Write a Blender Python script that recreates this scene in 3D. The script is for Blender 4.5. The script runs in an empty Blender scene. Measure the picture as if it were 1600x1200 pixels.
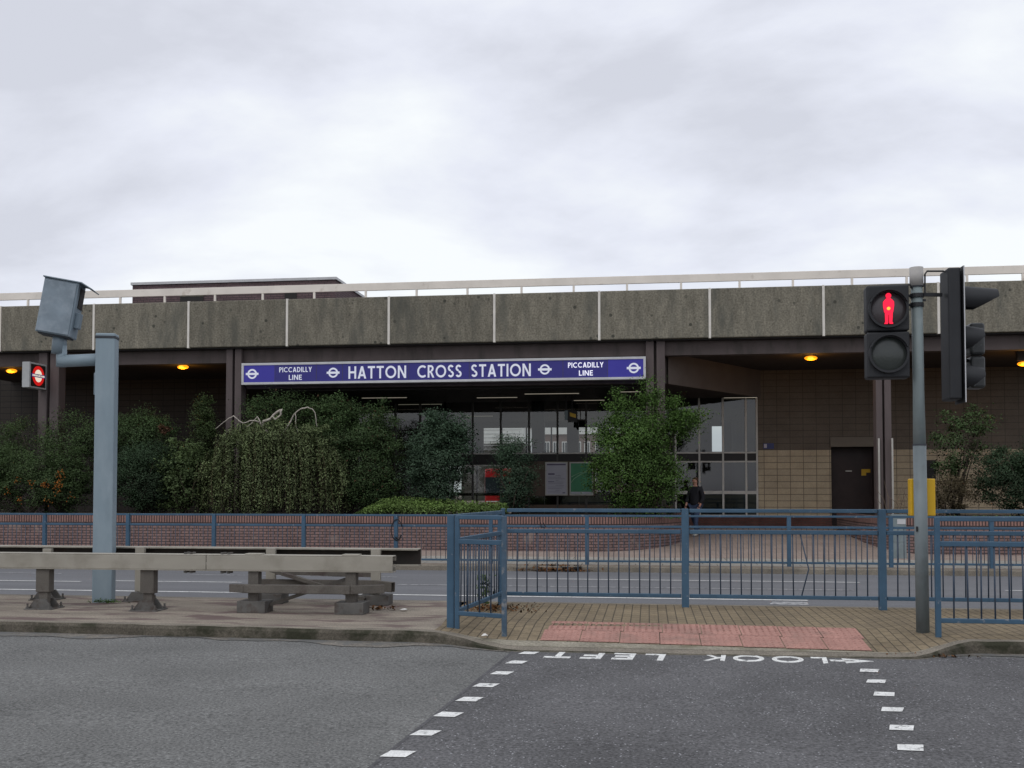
import bpy, bmesh, math, random
import numpy as np
from mathutils import Vector, Matrix
R = math.radians
PI = math.pi
random.seed(7)
np.random.seed(7)
S = bpy.context.scene
C = S.collection

# ---------------------------------------------------------------- camera
EYE = 1.42
YAW, PITCH = 7.6, 2.0
FPX = 1600.0
HORIZON = 765.0
PCY = HORIZON - FPX * math.tan(R(PITCH))
cd = bpy.data.cameras.new('camera')
cam = bpy.data.objects.new('camera', cd); C.objects.link(cam)
cam.location = (0, 0, EYE)
cam.rotation_euler = (R(90 + PITCH), 0, R(YAW))
cd.sensor_width = 36.0
cd.lens = 36.0 * FPX / 1600.0
cd.shift_y = (PCY - 600.0) / 1600.0
cd.clip_end = 3000
S.camera = cam

# ---------------------------------------------------------------- sky and sun (overcast)
SUN_EL, SUN_AZ = 48, 205
w = bpy.data.worlds.new('World'); S.world = w; w.use_nodes = True
nt = w.node_tree; nt.nodes.clear()
out = nt.nodes.new('ShaderNodeOutputWorld'); bg = nt.nodes.new('ShaderNodeBackground')
nt.links.new(bg.outputs[0], out.inputs[0]); bg.inputs[1].default_value = 0.1
sky = nt.nodes.new('ShaderNodeTexSky'); sky.sky_type = 'NISHITA'; sky.sun_disc = False
sky.sun_elevation = R(SUN_EL); sky.sun_rotation = R(SUN_AZ)
tc = nt.nodes.new('ShaderNodeTexCoord')
sep = nt.nodes.new('ShaderNodeSeparateXYZ'); nt.links.new(tc.outputs['Generated'], sep.inputs[0])
def wmath(op, a, b):
    n = nt.nodes.new('ShaderNodeMath'); n.operation = op
    for i, v in enumerate((a, b)):
        if isinstance(v, (int, float)): n.inputs[i].default_value = v
        else: nt.links.new(v, n.inputs[i])
    return n.outputs[0]
zz = wmath('ADD', wmath('MAXIMUM', sep.outputs[2], 0.0), 0.38)
cx = wmath('DIVIDE', sep.outputs[0], zz); cy = wmath('DIVIDE', sep.outputs[1], zz)
cmb = nt.nodes.new('ShaderNodeCombineXYZ')
nt.links.new(cx, cmb.inputs[0]); nt.links.new(cy, cmb.inputs[1])
mp = nt.nodes.new('ShaderNodeMapping'); mp.inputs['Location'].default_value = (9.0, 14.0, 1.0)
mp.inputs['Scale'].default_value = (.8, 1.2, 1.0); mp.inputs['Rotation'].default_value = (0, 0, R(-35))
nt.links.new(cmb.outputs[0], mp.inputs[0])
n1 = nt.nodes.new('ShaderNodeTexNoise'); n1.inputs['Scale'].default_value = 2.0
n1.inputs['Detail'].default_value = 8; n1.inputs['Roughness'].default_value = 0.54; n1.inputs['Distortion'].default_value = 0.15
nt.links.new(mp.outputs[0], n1.inputs[0])
rp = nt.nodes.new('ShaderNodeValToRGB'); nt.links.new(n1.outputs[0], rp.inputs[0])
e = rp.color_ramp.elements
e[0].position = 0.37; e[0].color = (0.64, 0.66, 0.735, 1)
e[1].position = 0.62; e[1].color = (0.915, 0.945, 0.965, 1)
m_ = rp.color_ramp.elements.new(0.49); m_.color = (0.775, 0.80, 0.885, 1)
mul = nt.nodes.new('ShaderNodeVectorMath'); mul.operation = 'SCALE'; mul.inputs['Scale'].default_value = 10.8
nt.links.new(rp.outputs[0], mul.inputs[0])
mx = nt.nodes.new('ShaderNodeMix'); mx.data_type = 'RGBA'; mx.inputs['Factor'].default_value = 0.94
nt.links.new(sky.outputs[0], mx.inputs[6]); nt.links.new(mul.outputs[0], mx.inputs[7])
nt.links.new(mx.outputs[2], bg.inputs[0])
sl = bpy.data.lights.new('sun', 'SUN'); sl.energy = 0.6; sl.angle = R(35); sl.color = (1, 0.97, 0.92)
so = bpy.data.objects.new('sun', sl); C.objects.link(so)
so.rotation_euler = (R(90 - SUN_EL), 0, R(180 - SUN_AZ))
S.view_settings.view_transform = 'Standard'; S.view_settings.look = 'None'
S.view_settings.exposure = 0.0; S.view_settings.gamma = 1.0
S.render.engine = 'CYCLES'
try:
    S.cycles.use_denoising = True
    S.cycles.max_bounces = 7; S.cycles.transparent_max_bounces = 12
    S.cycles.caustics_reflective = False; S.cycles.caustics_refractive = False
except Exception: pass

# ---------------------------------------------------------------- measuring helpers (survey of the site)
_F = Vector((-math.sin(R(YAW)) * math.cos(R(PITCH)), math.cos(R(YAW)) * math.cos(R(PITCH)), math.sin(R(PITCH))))
_Rt = Vector((math.cos(R(YAW)), math.sin(R(YAW)), 0))
_U = _Rt.cross(_F)
def ray(px, py):
    return _F + _Rt * ((px - 800) / FPX) + _U * ((PCY - py) / FPX)
def at(px, py, Y):                        # the point at distance Y across the road seen at that spot of the survey photo
    d = ray(px, py); return Vector((0, 0, EYE)) + d * (Y / d.y)
def atz(px, py, z):
    d = ray(px, py); return Vector((0, 0, EYE)) + d * ((z - EYE) / d.z)
def atp(px, py, zf):                      # on a surface z = a + b*Y
    a, b = zf; d = ray(px, py); t = (a - EYE) / (d.z - b * d.y); return Vector((0, 0, EYE)) + d * t
def X(px, Y): return at(px, 765, Y).x
def Z(px, py, Y): return at(px, py, Y).z

# ---------------------------------------------------------------- materials
MATS = {}
def mat(name, c, rough=0.7, var=0.2, scale=3.0, detail=5, stretch=(1, 1, 1), fine=0.0, fscale=90,
        bump=0.0, bscale=60, metal=0.0, spec=0.3, stain=None, island=0.0, emis=None, estr=0.0, specks=None, objrand=0.0, transl=0.0):
    if name in MATS: return MATS[name]
    m = bpy.data.materials.new(name); m.use_nodes = True; t = m.node_tree; N = t.nodes; L = t.links
    b = N['Principled BSDF']; b.inputs['Roughness'].default_value = rough; b.inputs['Metallic'].default_value = metal
    b.inputs['Specular IOR Level'].default_value = spec
    g = N.new('ShaderNodeNewGeometry')
    mp = N.new('ShaderNodeMapping'); mp.inputs['Scale'].default_value = stretch; L.new(g.outputs['Position'], mp.inputs[0])
    def noise(sc, det, vec):
        n = N.new('ShaderNodeTexNoise'); n.inputs['Scale'].default_value = sc; n.inputs['Detail'].default_value = det
        n.inputs['Roughness'].default_value = 0.6; L.new(vec, n.inputs[0]); return n.outputs[0]
    def rng(v, a, bb, f0=0.3, f1=0.7):
        r = N.new('ShaderNodeMapRange'); r.inputs[1].default_value = f0; r.inputs[2].default_value = f1
        r.inputs[3].default_value = a; r.inputs[4].default_value = bb; L.new(v, r.inputs[0]); return r.outputs[0]
    def mulc(col, v):
        k = N.new('ShaderNodeVectorMath'); k.operation = 'SCALE'
        if isinstance(col, tuple): k.inputs[0].default_value = col
        else: L.new(col, k.inputs[0])
        L.new(v, k.inputs['Scale']); return k.outputs[0]
    def mixc(f, a, bb):
        k = N.new('ShaderNodeMix'); k.data_type = 'RGBA'; L.new(f, k.inputs[0]); L.new(a, k.inputs[6])
        k.inputs[7].default_value = (*bb, 1); return k.outputs[2]
    col = mulc(tuple(c), rng(noise(scale, detail, mp.outputs[0]), 1 - var, 1 + var))
    if fine: col = mulc(col, rng(noise(fscale, 2, g.outputs['Position']), 1 - fine, 1 + fine))
    if stain:
        sc_, ss, lo, hi = stain[:4]; st = stain[4] if len(stain) > 4 else (1, 1, 1)
        m2 = N.new('ShaderNodeMapping'); m2.inputs['Scale'].default_value = st; m2.inputs['Location'].default_value = (5.2, 3.1, 1.7)
        L.new(g.outputs['Position'], m2.inputs[0])
        col = mixc(rng(noise(ss, 6, m2.outputs[0]), 0, 1, lo, hi), col, sc_)
    if specks:
        v = N.new('ShaderNodeTexVoronoi'); v.inputs['Scale'].default_value = specks[1]; L.new(g.outputs['Position'], v.inputs[0])
        f = rng(v.outputs['Distance'], 1, 0, specks[2], specks[2] + 0.06)
        nn = rng(noise(specks[1] * 0.4, 1, g.outputs['Position']), 0, 1, 0.52, 0.62)
        mm = N.new('ShaderNodeMath'); mm.operation = 'MULTIPLY'; L.new(f, mm.inputs[0]); L.new(nn, mm.inputs[1])
        col = mixc(mm.outputs[0], col, specks[0])
    if island:
        col = mulc(col, rng(g.outputs['Random Per Island'], 1 - island, 1 + island, 0, 1))
    if objrand:
        oi = N.new('ShaderNodeObjectInfo'); col = mulc(col, rng(oi.outputs['Random'], 1 - objrand, 1 + objrand, 0, 1))
    L.new(col, b.inputs['Base Color'])
    if bump:
        bp = N.new('ShaderNodeBump'); bp.inputs['Strength'].default_value = bump; bp.inputs['Distance'].default_value = 0.02
        L.new(noise(bscale, 4, mp.outputs[0]), bp.inputs['Height']); L.new(bp.outputs[0], b.inputs['Normal'])
    if transl:
        ts_ = N.new('ShaderNodeBsdfTranslucent'); L.new(col, ts_.inputs[0]); ms_ = N.new('ShaderNodeMixShader'); ms_.inputs[0].default_value = transl
        L.new(b.outputs[0], ms_.inputs[1]); L.new(ts_.outputs[0], ms_.inputs[2]); L.new(ms_.outputs[0], N['Material Output'].inputs[0])
    if emis:
        b.inputs['Emission Color'].default_value = (*emis, 1); b.inputs['Emission Strength'].default_value = estr
    MATS[name] = m; return m

def brickmat(name, c1, c2, mortar, bw, rh, ms=0.01, axes='uv', off=0.5, rough=0.85, bump=0.5, var=0.2, rot=0, stain=None):
    if name in MATS: return MATS[name]
    m = bpy.data.materials.new(name); m.use_nodes = True; t = m.node_tree; N = t.nodes; L = t.links
    b = N['Principled BSDF']; b.inputs['Roughness'].default_value = rough; b.inputs['Specular IOR Level'].default_value = 0.2
    if axes == 'uv':
        u = N.new('ShaderNodeUVMap'); vec = u.outputs[0]
    else:
        g = N.new('ShaderNodeNewGeometry'); s = N.new('ShaderNodeSeparateXYZ'); L.new(g.outputs['Position'], s.inputs[0])
        k = N.new('ShaderNodeCombineXYZ'); L.new(s.outputs['XYZ'.index(axes[0])], k.inputs[0]); L.new(s.outputs['XYZ'.index(axes[1])], k.inputs[1])
        vec = k.outputs[0]
    mpn = N.new('ShaderNodeMapping'); mpn.inputs['Rotation'].default_value = (0, 0, R(rot)); L.new(vec, mpn.inputs[0])
    br = N.new('ShaderNodeTexBrick'); L.new(mpn.outputs[0], br.inputs[0])
    br.inputs['Color1'].default_value = (*c1, 1); br.inputs['Color2'].default_value = (*c2, 1); br.inputs['Mortar'].default_value = (*mortar, 1)
    br.inputs['Scale'].default_value = 1.0; br.inputs['Mortar Size'].default_value = ms; br.inputs['Mortar Smooth'].default_value = 0.15
    br.inputs['Brick Width'].default_value = bw; br.inputs['Row Height'].default_value = rh; br.offset = off; br.inputs['Bias'].default_value = 0.0
    g2 = N.new('ShaderNodeNewGeometry')
    def noise(sc):
        n = N.new('ShaderNodeTexNoise'); n.inputs['Scale'].default_value = sc; n.inputs['Detail'].default_value = 6; n.inputs['Roughness'].default_value = 0.65
        L.new(g2.outputs['Position'], n.inputs[0]); r = N.new('ShaderNodeMapRange')
        r.inputs[1].default_value = 0.3; r.inputs[2].default_value = 0.7; r.inputs[3].default_value = 1 - var; r.inputs[4].default_value = 1 + var
        L.new(n.outputs[0], r.inputs[0]); return r.outputs[0]
    k1 = N.new('ShaderNodeVectorMath'); k1.operation = 'SCALE'; L.new(br.outputs['Color'], k1.inputs[0]); L.new(noise(1.3), k1.inputs['Scale'])
    k2 = N.new('ShaderNodeVectorMath'); k2.operation = 'SCALE'; L.new(k1.outputs[0], k2.inputs[0]); L.new(noise(28), k2.inputs['Scale'])
    col = k2.outputs[0]
    if stain:
        n = N.new('ShaderNodeTexNoise'); n.inputs['Scale'].default_value = stain[1]; n.inputs['Detail'].default_value = 7; L.new(g2.outputs['Position'], n.inputs[0])
        r = N.new('ShaderNodeMapRange'); r.inputs[1].default_value = stain[2]; r.inputs[2].default_value = stain[3]; L.new(n.outputs[0], r.inputs[0])
        x = N.new('ShaderNodeMix'); x.data_type = 'RGBA'; L.new(r.outputs[0], x.inputs[0]); L.new(col, x.inputs[6]); x.inputs[7].default_value = (*stain[0], 1); col = x.outputs[2]
    L.new(col, b.inputs['Base Color'])
    if bump:
        bp = N.new('ShaderNodeBump'); bp.inputs['Strength'].default_value = bump; bp.inputs['Distance'].default_value = 0.01; bp.invert = True
        L.new(br.outputs['Fac'], bp.inputs['Height']); L.new(bp.outputs[0], b.inputs['Normal'])
    MATS[name] = m; return m

def glassmat(name, tint=(0.75, 0.8, 0.78), refl=0.12):
    m = bpy.data.materials.new(name); m.use_nodes = True; t = m.node_tree; N = t.nodes; L = t.links; N.clear()
    o = N.new('ShaderNodeOutputMaterial'); mxs = N.new('ShaderNodeMixShader')
    tr = N.new('ShaderNodeBsdfTransparent'); tr.inputs[0].default_value = (*tint, 1)
    gl = N.new('ShaderNodeBsdfGlossy'); gl.inputs['Roughness'].default_value = 0.02
    fr = N.new('ShaderNodeFresnel'); fr.inputs[0].default_value = 1.45
    ad = N.new('ShaderNodeMath'); ad.operation = 'ADD'; ad.inputs[1].default_value = refl - 0.04; L.new(fr.outputs[0], ad.inputs[0])
    L.new(ad.outputs[0], mxs.inputs[0]); L.new(tr.outputs[0], mxs.inputs[1]); L.new(gl.outputs[0], mxs.inputs[2]); L.new(mxs.outputs[0], o.inputs[0])
    MATS[name] = m; return m

M_road = mat('asphalt_old', (.158, .158, .153), .9, .18, .8, 8, fine=.5, fscale=48, bump=.5, bscale=110, specks=((.34, .34, .33), 55, .22))
M_road2 = mat('asphalt_dark', (.118, .116, .119), .88, .22, .9, 8, fine=.5, fscale=48, bump=.5, bscale=110, specks=((.42, .42, .44), 38, .2))
M_far = mat('asphalt_far', (.150, .152, .162), .88, .12, .35, 6, stretch=(.25, 2.2, 1), fine=.2, fscale=40)
M_white = mat('road_paint', (.74, .74, .72), .7, .16, 7, 6, fine=.18, fscale=90, stain=((.22, .22, .22), 22, .56, .66))
M_faint = mat('worn_road_paint', (.5, .5, .5), .8, .2, 6, 5, stain=((.16, .16, .17), 14, .42, .6))
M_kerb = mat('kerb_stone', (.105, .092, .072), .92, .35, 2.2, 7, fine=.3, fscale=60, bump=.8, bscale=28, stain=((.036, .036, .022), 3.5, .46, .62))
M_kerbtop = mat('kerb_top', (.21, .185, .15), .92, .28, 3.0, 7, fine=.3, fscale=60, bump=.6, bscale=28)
M_dirt = mat('island_screed', (.262, .226, .184), .95, .28, 1.6, 8, stretch=(.6, 1.6, 1), fine=.28, fscale=50, bump=.6, bscale=22,
             stain=((.145, .105, .096), 2.4, .50, .60, (.5, 1.5, 1)))
M_block = brickmat('block_paving', (.235, .185, .118), (.20, .158, .105), (.085, .07, .05), .2, .1, .006, 'XY', rot=90, var=.22, bump=.8)
M_tact = mat('tactile_slab', (.40, .215, .178), .9, .16, 2.5, 6, fine=.2, fscale=50, stain=((.27, .17, .14), 2.6, .5, .72))
M_pave = brickmat('paving_slabs', (.36, .34, .30), (.32, .30, .27), (.16, .15, .13), .6, .6, .012, 'XY', var=.14, bump=.3)
M_fore = brickmat('forecourt_paviors', (.36, .285, .245), (.32, .255, .22), (.20, .165, .14), .2, .1, .006, 'XY', var=.16, bump=.3)
M_soil = mat('soil', (.06, .045, .03), .95, .4, 4, 6, bump=.8, bscale=12)
M_ground = mat('rough_ground', (.09, .095, .06), .95, .3, .2, 6)
M_brick = brickmat('red_brick', (.25, .165, .15), (.205, .138, .13), (.075, .058, .055), .225, .075, .013, 'uv', var=.22, stain=((.30, .25, .22), 1.7, .62, .78))
M_soldier = brickmat('soldier_course', (.285, .165, .14), (.245, .145, .125), (.06, .045, .045), .075, .215, .016, 'uv', off=0, var=.2)
M_plinth = brickmat('plinth_brick', (.13, .055, .045), (.10, .045, .04), (.08, .06, .05), .225, .075, .01, 'XZ', var=.2)
M_darkbrick = brickmat('dark_brick', (.15, .10, .105), (.125, .083, .09), (.065, .055, .055), .225, .075, .01, 'XZ', var=.2)
M_darkbrick2 = brickmat('dark_brick_side', (.15, .10, .105), (.125, .083, .09), (.065, .055, .055), .225, .075, .01, 'YZ', var=.2)
M_conc = mat('ribbed_concrete', (.190, .174, .137), .95, .24, 2.0, 8, stretch=(2.6, 2.6, .8), fine=.34, fscale=20, bump=1.0, bscale=7,
             stain=((.105, .104, .088), 1.1, .48, .74, (2.2, 2.2, .6)), specks=((.07, .068, .055), 4.2, .17), objrand=.10)
M_joint = mat('pale_joint', (.72, .68, .62), .6, .1, 4)
M_cream = mat('cream_rail', (.80, .735, .66), .6, .1, 1.2, 5, stain=((.45, .37, .3), 2.2, .6, .8))
M_beam = mat('brown_beam', (.105, .084, .080), .8, .14, 1.5, 6, stain=((.05, .045, .04), 1.5, .5, .75, (1.5, 1.5, .4)))
M_col = mat('brown_column', (.108, .086, .084), .75, .14, 2.0, 6, stretch=(3, 3, .5))
M_ceil = mat('dark_ceiling', (.05, .042, .04), .9, .15, 2)
M_soffit = mat('brown_soffit', (.13, .108, .096), .85, .12, 1.2)
M_tileup = brickmat('brown_tiles', (.128, .102, .077), (.120, .096, .073), (.07, .057, .045), .42, .21, .010, 'XZ', off=0, var=.16, bump=.1, rough=.5)
M_tilelo = brickmat('beige_tiles', (.45, .365, .245), (.41, .335, .232), (.15, .12, .085), .42, .21, .011, 'XZ', off=0, var=.14, bump=.1, rough=.5)
M_lintel = mat('lintel_panel', (.17, .145, .115), .7, .08, 2)
M_alu = mat('mullion_metal', (.46, .44, .40), .5, .1, 4, metal=.3)
M_mul = mat('dark_mullion', (.06, .055, .05), .5, .1, 4)
M_black = mat('dark_panel', (.018, .015, .014), .5, .2, 3)
M_inter = mat('interior_wall', (.075, .07, .06), .8, .15, 1)
M_floor = mat('hall_floor', (.12, .11, .10), .5, .2, 1)
M_door = mat('dark_door', (.035, .022, .02), .5, .2, 3)
M_blue = mat('blue_paint', (.046, .100, .160), .5, .16, 4.0, 6, stain=((.20, .22, .25), 13, .63, .70), spec=.4)
M_bluebar = mat('blue_bars', (.045, .068, .105), .5, .2, 5, spec=.4)
M_grey = mat('grey_paint', (.235, .300, .345), .5, .10, 1.3, 7, stretch=(2.5, 2.5, .6), stain=((.275, .34, .385), 2.2, .50, .70, (2, 2, .8)), spec=.4)
M_greyd = mat('grey_box_paint', (.20, .255, .30), .45, .16, 3.0, 7, stain=((.29, .34, .38), 4, .5, .72), spec=.4)
M_cap = mat('dark_cap', (.05, .055, .065), .6, .2, 4)
M_pole = mat('signal_pole_paint', (.165, .195, .205), .5, .16, 2.0, 6, stretch=(2, 2, .8), stain=((.10, .105, .105), 2.2, .5, .72), spec=.4)
M_sleeve = mat('pale_sleeve', (.44, .42, .40), .6, .08, 4)
M_barrier = mat('galvanised_beam', (.335, .31, .262), .6, .12, 1.4, 6, stretch=(.5, 2, 2), stain=((.22, .20, .16), 2.2, .5, .75), spec=.4)
M_bpost = mat('galvanised_post_shaded', (.120, .108, .094), .7, .2, 3, 6, fine=.15, stain=((.07, .05, .045), 5, .52, .7))  # base tone lowered: shade on the front posts is put into the colour
M_foot = mat('foot_steel', (.12, .115, .108), .8, .25, 6, 6, stain=((.075, .055, .045), 8, .5, .7))
M_signal = mat('signal_black', (.018, .019, .022), .55, .15, 6, spec=.4)
M_lens = mat('dark_lens', (.040, .046, .043), .25, .1, 8, spec=.5)
M_rlens = mat('red_lens', (.05, .042, .045), .3, .1, 8, spec=.5)
M_red = mat('red_man_light', (.5, .01, .03), .5, .05, 8, emis=(1.0, .010, .05), estr=1.1)
M_hot = mat('bulb_spot_light', (.9, .4, .05), .5, .05, 8, emis=(1.0, .28, .03), estr=1.6)
M_yellow = mat('yellow_box', (.62, .37, .013), .45, .08, 3, spec=.4, stain=((.45, .27, .02), 9, .6, .75))
M_sodium = mat('sodium_glow', (.9, .4, .02), .5, .02, 2, emis=(1.0, .30, .01), estr=1.5)
M_sodium2 = mat('sodium_glow_bright', (.9, .5, .05), .5, .02, 2, emis=(1.0, .55, .05), estr=1.5)
M_strip = mat('strip_glow', (.8, .75, .65), .5, .02, 2, emis=(1.0, .90, .72), estr=.18)
M_sign = mat('sign_blue', (.020, .018, .13), .35, .1, .8, emis=(.018, .014, .16), estr=.32, spec=.4)
M_letter = mat('sign_white', (.72, .74, .80), .45, .04, 2, emis=(.7, .72, .9), estr=.22)
M_letter2 = mat('sign_white_bright', (.8, .8, .84), .45, .04, 2, emis=(.8, .8, 1.0), estr=.55)
M_sign2 = mat('sign_blue_bright', (.022, .02, .15), .35, .1, .8, emis=(.028, .022, .30), estr=.42, spec=.4)
M_frame = mat('sign_frame_grey', (.55, .55, .56), .45, .1, 3, stain=((.35, .34, .33), 5, .6, .8))
M_rred = mat('roundel_red', (.5, .02, .015), .5, .03, 2, emis=(1.0, .012, .012), estr=.42)
M_rwhite = mat('roundel_white', (.8, .75, .65), .5, .03, 2, emis=(1, .86, .66), estr=.6)
M_rblue = mat('roundel_blue', (.02, .025, .16), .5, .03, 2, emis=(.03, .03, .22), estr=.4)
M_case = mat('sign_case', (.40, .41, .41), .5, .1, 3)
M_bark = mat('bark', (.07, .055, .042), .9, .3, 8, 6, bump=.6, bscale=30)
M_pale = mat('pale_bark', (.42, .38, .33), .85, .25, 9, 6)
M_poster = mat('poster_paper', (.46, .45, .50), .6, .05, 2)
M_postertxt = mat('poster_ink', (.12, .10, .16), .7, .1, 2)
M_posterg = mat('green_map', (.06, .22, .11), .5, .3, 1.6, stain=((.02, .08, .16), .9, .62, .68))
M_posterl = mat('pale_map_line', (.25, .45, .28), .6, .05, 2)
M_bframe = mat('board_frame', (.10, .07, .05), .6, .1, 3)
M_bus = mat('bus_red', (.42, .015, .018), .3, .05, 2, spec=.5)
M_busglass = mat('bus_window', (.03, .04, .045), .1, .05, 2, spec=.6)
M_tyre = mat('tyre', (.02, .02, .02), .8, .1, 4)
M_house = brickmat('far_brick', (.20, .13, .11), (.18, .12, .1), (.2, .17, .15), .45, .15, .012, 'XZ', var=.1)
M_wwhite = mat('white_trim', (.78, .78, .77), .5, .05, 2)
M_wglass = mat('house_glass', (.06, .07, .08), .1, .1, 2, spec=.6)
M_cab = mat('cabinet_grey', (.20, .24, .25), .6, .15, 4)
M_skin = mat('skin', (.42, .22, .16), .55, .08, 20)
M_jacket = mat('black_jacket', (.012, .012, .016), .75, .2, 9)
M_jeans = mat('blue_jeans', (.045, .065, .12), .85, .2, 14)
M_shoe = mat('pale_trainer', (.48, .46, .40), .6, .1, 14)
M_hair = mat('brown_hair', (.06, .028, .015), .7, .3, 40)
M_cable = mat('black_cable', (.015, .015, .018), .6, .1, 4)
M_litter = mat('paper_litter', (.7, .68, .64), .8, .1, 8)
M_dead = mat('dead_leaves', (.16, .075, .03), .9, .3, 6, island=.5)
M_glass = glassmat('window_glass', (.50, .54, .52), .085)
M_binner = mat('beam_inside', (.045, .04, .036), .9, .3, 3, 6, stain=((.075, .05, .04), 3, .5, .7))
M_apron = mat('kerb_apron', (.27, .245, .195), .95, .25, 3.0, 7, fine=.3, fscale=45, stain=((.16, .145, .10), 3.5, .5, .7))
M_tileshade = brickmat('canopy_shade_tiles', (.038, .031, .026), (.034, .028, .023), (.014, .012, .011), .42, .21, .012, 'XZ', off=0, var=.1, bump=.3, rough=.5)  # left bay tiles, darkened so the colour carries the deep canopy shade

# ---------------------------------------------------------------- mesh builder
WORLD0 = {}
class MB:
    def __init__(s): s.v = []; s.f = []; s.uv = []; s.has = False; s.mi = []; s.cur = 0
    def quad(s, pts, uv=None):
        i = len(s.v); s.v += [tuple(p) for p in pts]; s.f.append(tuple(range(i, i + len(pts)))); s.uv.append(uv); s.mi.append(s.cur)
        if uv: s.has = True
    def box(s, x0, x1, y0, y1, z0, z1): s.obox(((x0 + x1) / 2, (y0 + y1) / 2, (z0 + z1) / 2), (abs(x1 - x0), abs(y1 - y0), abs(z1 - z0))); return s
    def obox(s, c, size, M=None):
        M = M or Matrix.Identity(3); c = Vector(c); i = len(s.v); a, b, d = size[0] / 2, size[1] / 2, size[2] / 2
        for q in ((-a, -b, -d), (a, -b, -d), (a, b, -d), (-a, b, -d), (-a, -b, d), (a, -b, d), (a, b, d), (-a, b, d)):
            s.v.append(tuple(c + M @ Vector(q)))
        for q in ((0, 3, 2, 1), (4, 5, 6, 7), (0, 1, 5, 4), (1, 2, 6, 5), (2, 3, 7, 6), (3, 0, 4, 7)):
            s.f.append(tuple(i + k for k in q)); s.uv.append(None); s.mi.append(s.cur)
        return s
    def bar(s, p0, p1, wd, ht, up=(0, 0, 1)):
        p0 = Vector(p0); p1 = Vector(p1); d = (p1 - p0); l = d.length; d.normalize(); u = Vector(up)
        sd = d.cross(u)
        if sd.length < 1e-4: sd = d.cross(Vector((0, 1, 0)))
        sd.normalize(); u = sd.cross(d)
        M = Matrix((d, sd, u)).transposed(); s.obox((p0 + p1) / 2, (l, wd, ht), M); return s
    def tube(s, pts, r, n=8, cap=True):
        pts = [Vector(p) for p in pts]; rs = r if isinstance(r, (list, tuple)) else [r] * len(pts); base = len(s.v); ref = None
        for k, p in enumerate(pts):
            d = (pts[min(k + 1, len(pts) - 1)] - pts[max(k - 1, 0)]).normalized()
            if ref is None: ref = d.orthogonal().normalized()
            else:
                ref = ref - d * ref.dot(d)
                ref = ref.normalized() if ref.length > 1e-6 else d.orthogonal().normalized()
            b2 = d.cross(ref)
            for j in range(n):
                a = 2 * PI * j / n; s.v.append(tuple(p + (ref * math.cos(a) + b2 * math.sin(a)) * rs[k]))
        for k in range(len(pts) - 1):
            for j in range(n):
                a = base + k * n + j; b = base + k * n + (j + 1) % n
                s.f.append((a, b, b + n, a + n)); s.uv.append(None); s.mi.append(s.cur)
        if cap:
            s.f.append(tuple(base + j for j in reversed(range(n)))); s.uv.append(None); s.mi.append(s.cur)
            o = base + (len(pts) - 1) * n; s.f.append(tuple(o + j for j in range(n))); s.uv.append(None); s.mi.append(s.cur)
        return s
    def prism(s, poly, o, ax, ay, th):         # poly in 2D laid at o along ax, ay; thickness along ax x ay
        o = Vector(o); ax = Vector(ax); ay = Vector(ay); n = ax.cross(ay).normalized(); i = len(s.v); k = len(poly)
        ar = sum(poly[j][0] * poly[(j + 1) % k][1] - poly[(j + 1) % k][0] * poly[j][1] for j in range(k))
        if ar < 0: poly = poly[::-1]
        for t in (0, th):
            for x, y in poly: s.v.append(tuple(o + ax * x + ay * y + n * t))
        def add(f): s.f.append(f); s.uv.append(None); s.mi.append(s.cur)
        add(tuple(i + k + j for j in range(k))); add(tuple(i + j for j in reversed(range(k))))
        for j in range(k): add((i + j, i + (j + 1) % k, i + k + (j + 1) % k, i + k + j))
        return s
    def ring(s, c, ax, ay, r0, r1, th, n=32, sx=1.0, a0=0, a1=2 * PI):   # annulus
        c = Vector(c); ax = Vector(ax); ay = Vector(ay); nn = ax.cross(ay).normalized(); full = abs(a1 - a0 - 2 * PI) < 1e-6
        pts = [(math.cos(a0 + (a1 - a0) * k / n), math.sin(a0 + (a1 - a0) * k / n)) for k in range(n + (0 if full else 1))]
        i = len(s.v); q = len(pts)
        for t in (0, th):
            for r in (r0, r1):
                for x, y in pts: s.v.append(tuple(c + ax * x * r * sx + ay * y * r + nn * t))
        def add(f): s.f.append(f); s.uv.append(None); s.mi.append(s.cur)
        for j in range(q if full else q - 1):
            k = (j + 1) % q
            add((i + 2 * q + j, i + 3 * q + j, i + 3 * q + k, i + 2 * q + k)); add((i + q + j, i + j, i + k, i + q + k))
            add((i + q + j, i + q + k, i + 3 * q + k, i + 3 * q + j)); add((i + k, i + j, i + 2 * q + j, i + 2 * q + k))
        return s
    def disc(s, c, ax, ay, r, th, n=32, sx=1.0):
        return s.prism([(math.cos(2 * PI * k / n) * r * sx, math.sin(2 * PI * k / n) * r) for k in range(n)], c, ax, ay, th)
    def ball(s, c, r, sc=(1, 1, 1), n=12, m=8):
        c = Vector(c); i = len(s.v)
        for a in range(m + 1):
            t = PI * a / m
            for b in range(n):
                p = 2 * PI * b / n; s.v.append((c.x + r * sc[0] * math.sin(t) * math.cos(p), c.y + r * sc[1] * math.sin(t) * math.sin(p), c.z + r * sc[2] * math.cos(t)))
        for a in range(m):
            for b in range(n):
                s.f.append((i + a * n + b, i + (a + 1) * n + b, i + (a + 1) * n + (b + 1) % n, i + a * n + (b + 1) % n)); s.uv.append(None); s.mi.append(s.cur)
        return s
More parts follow.
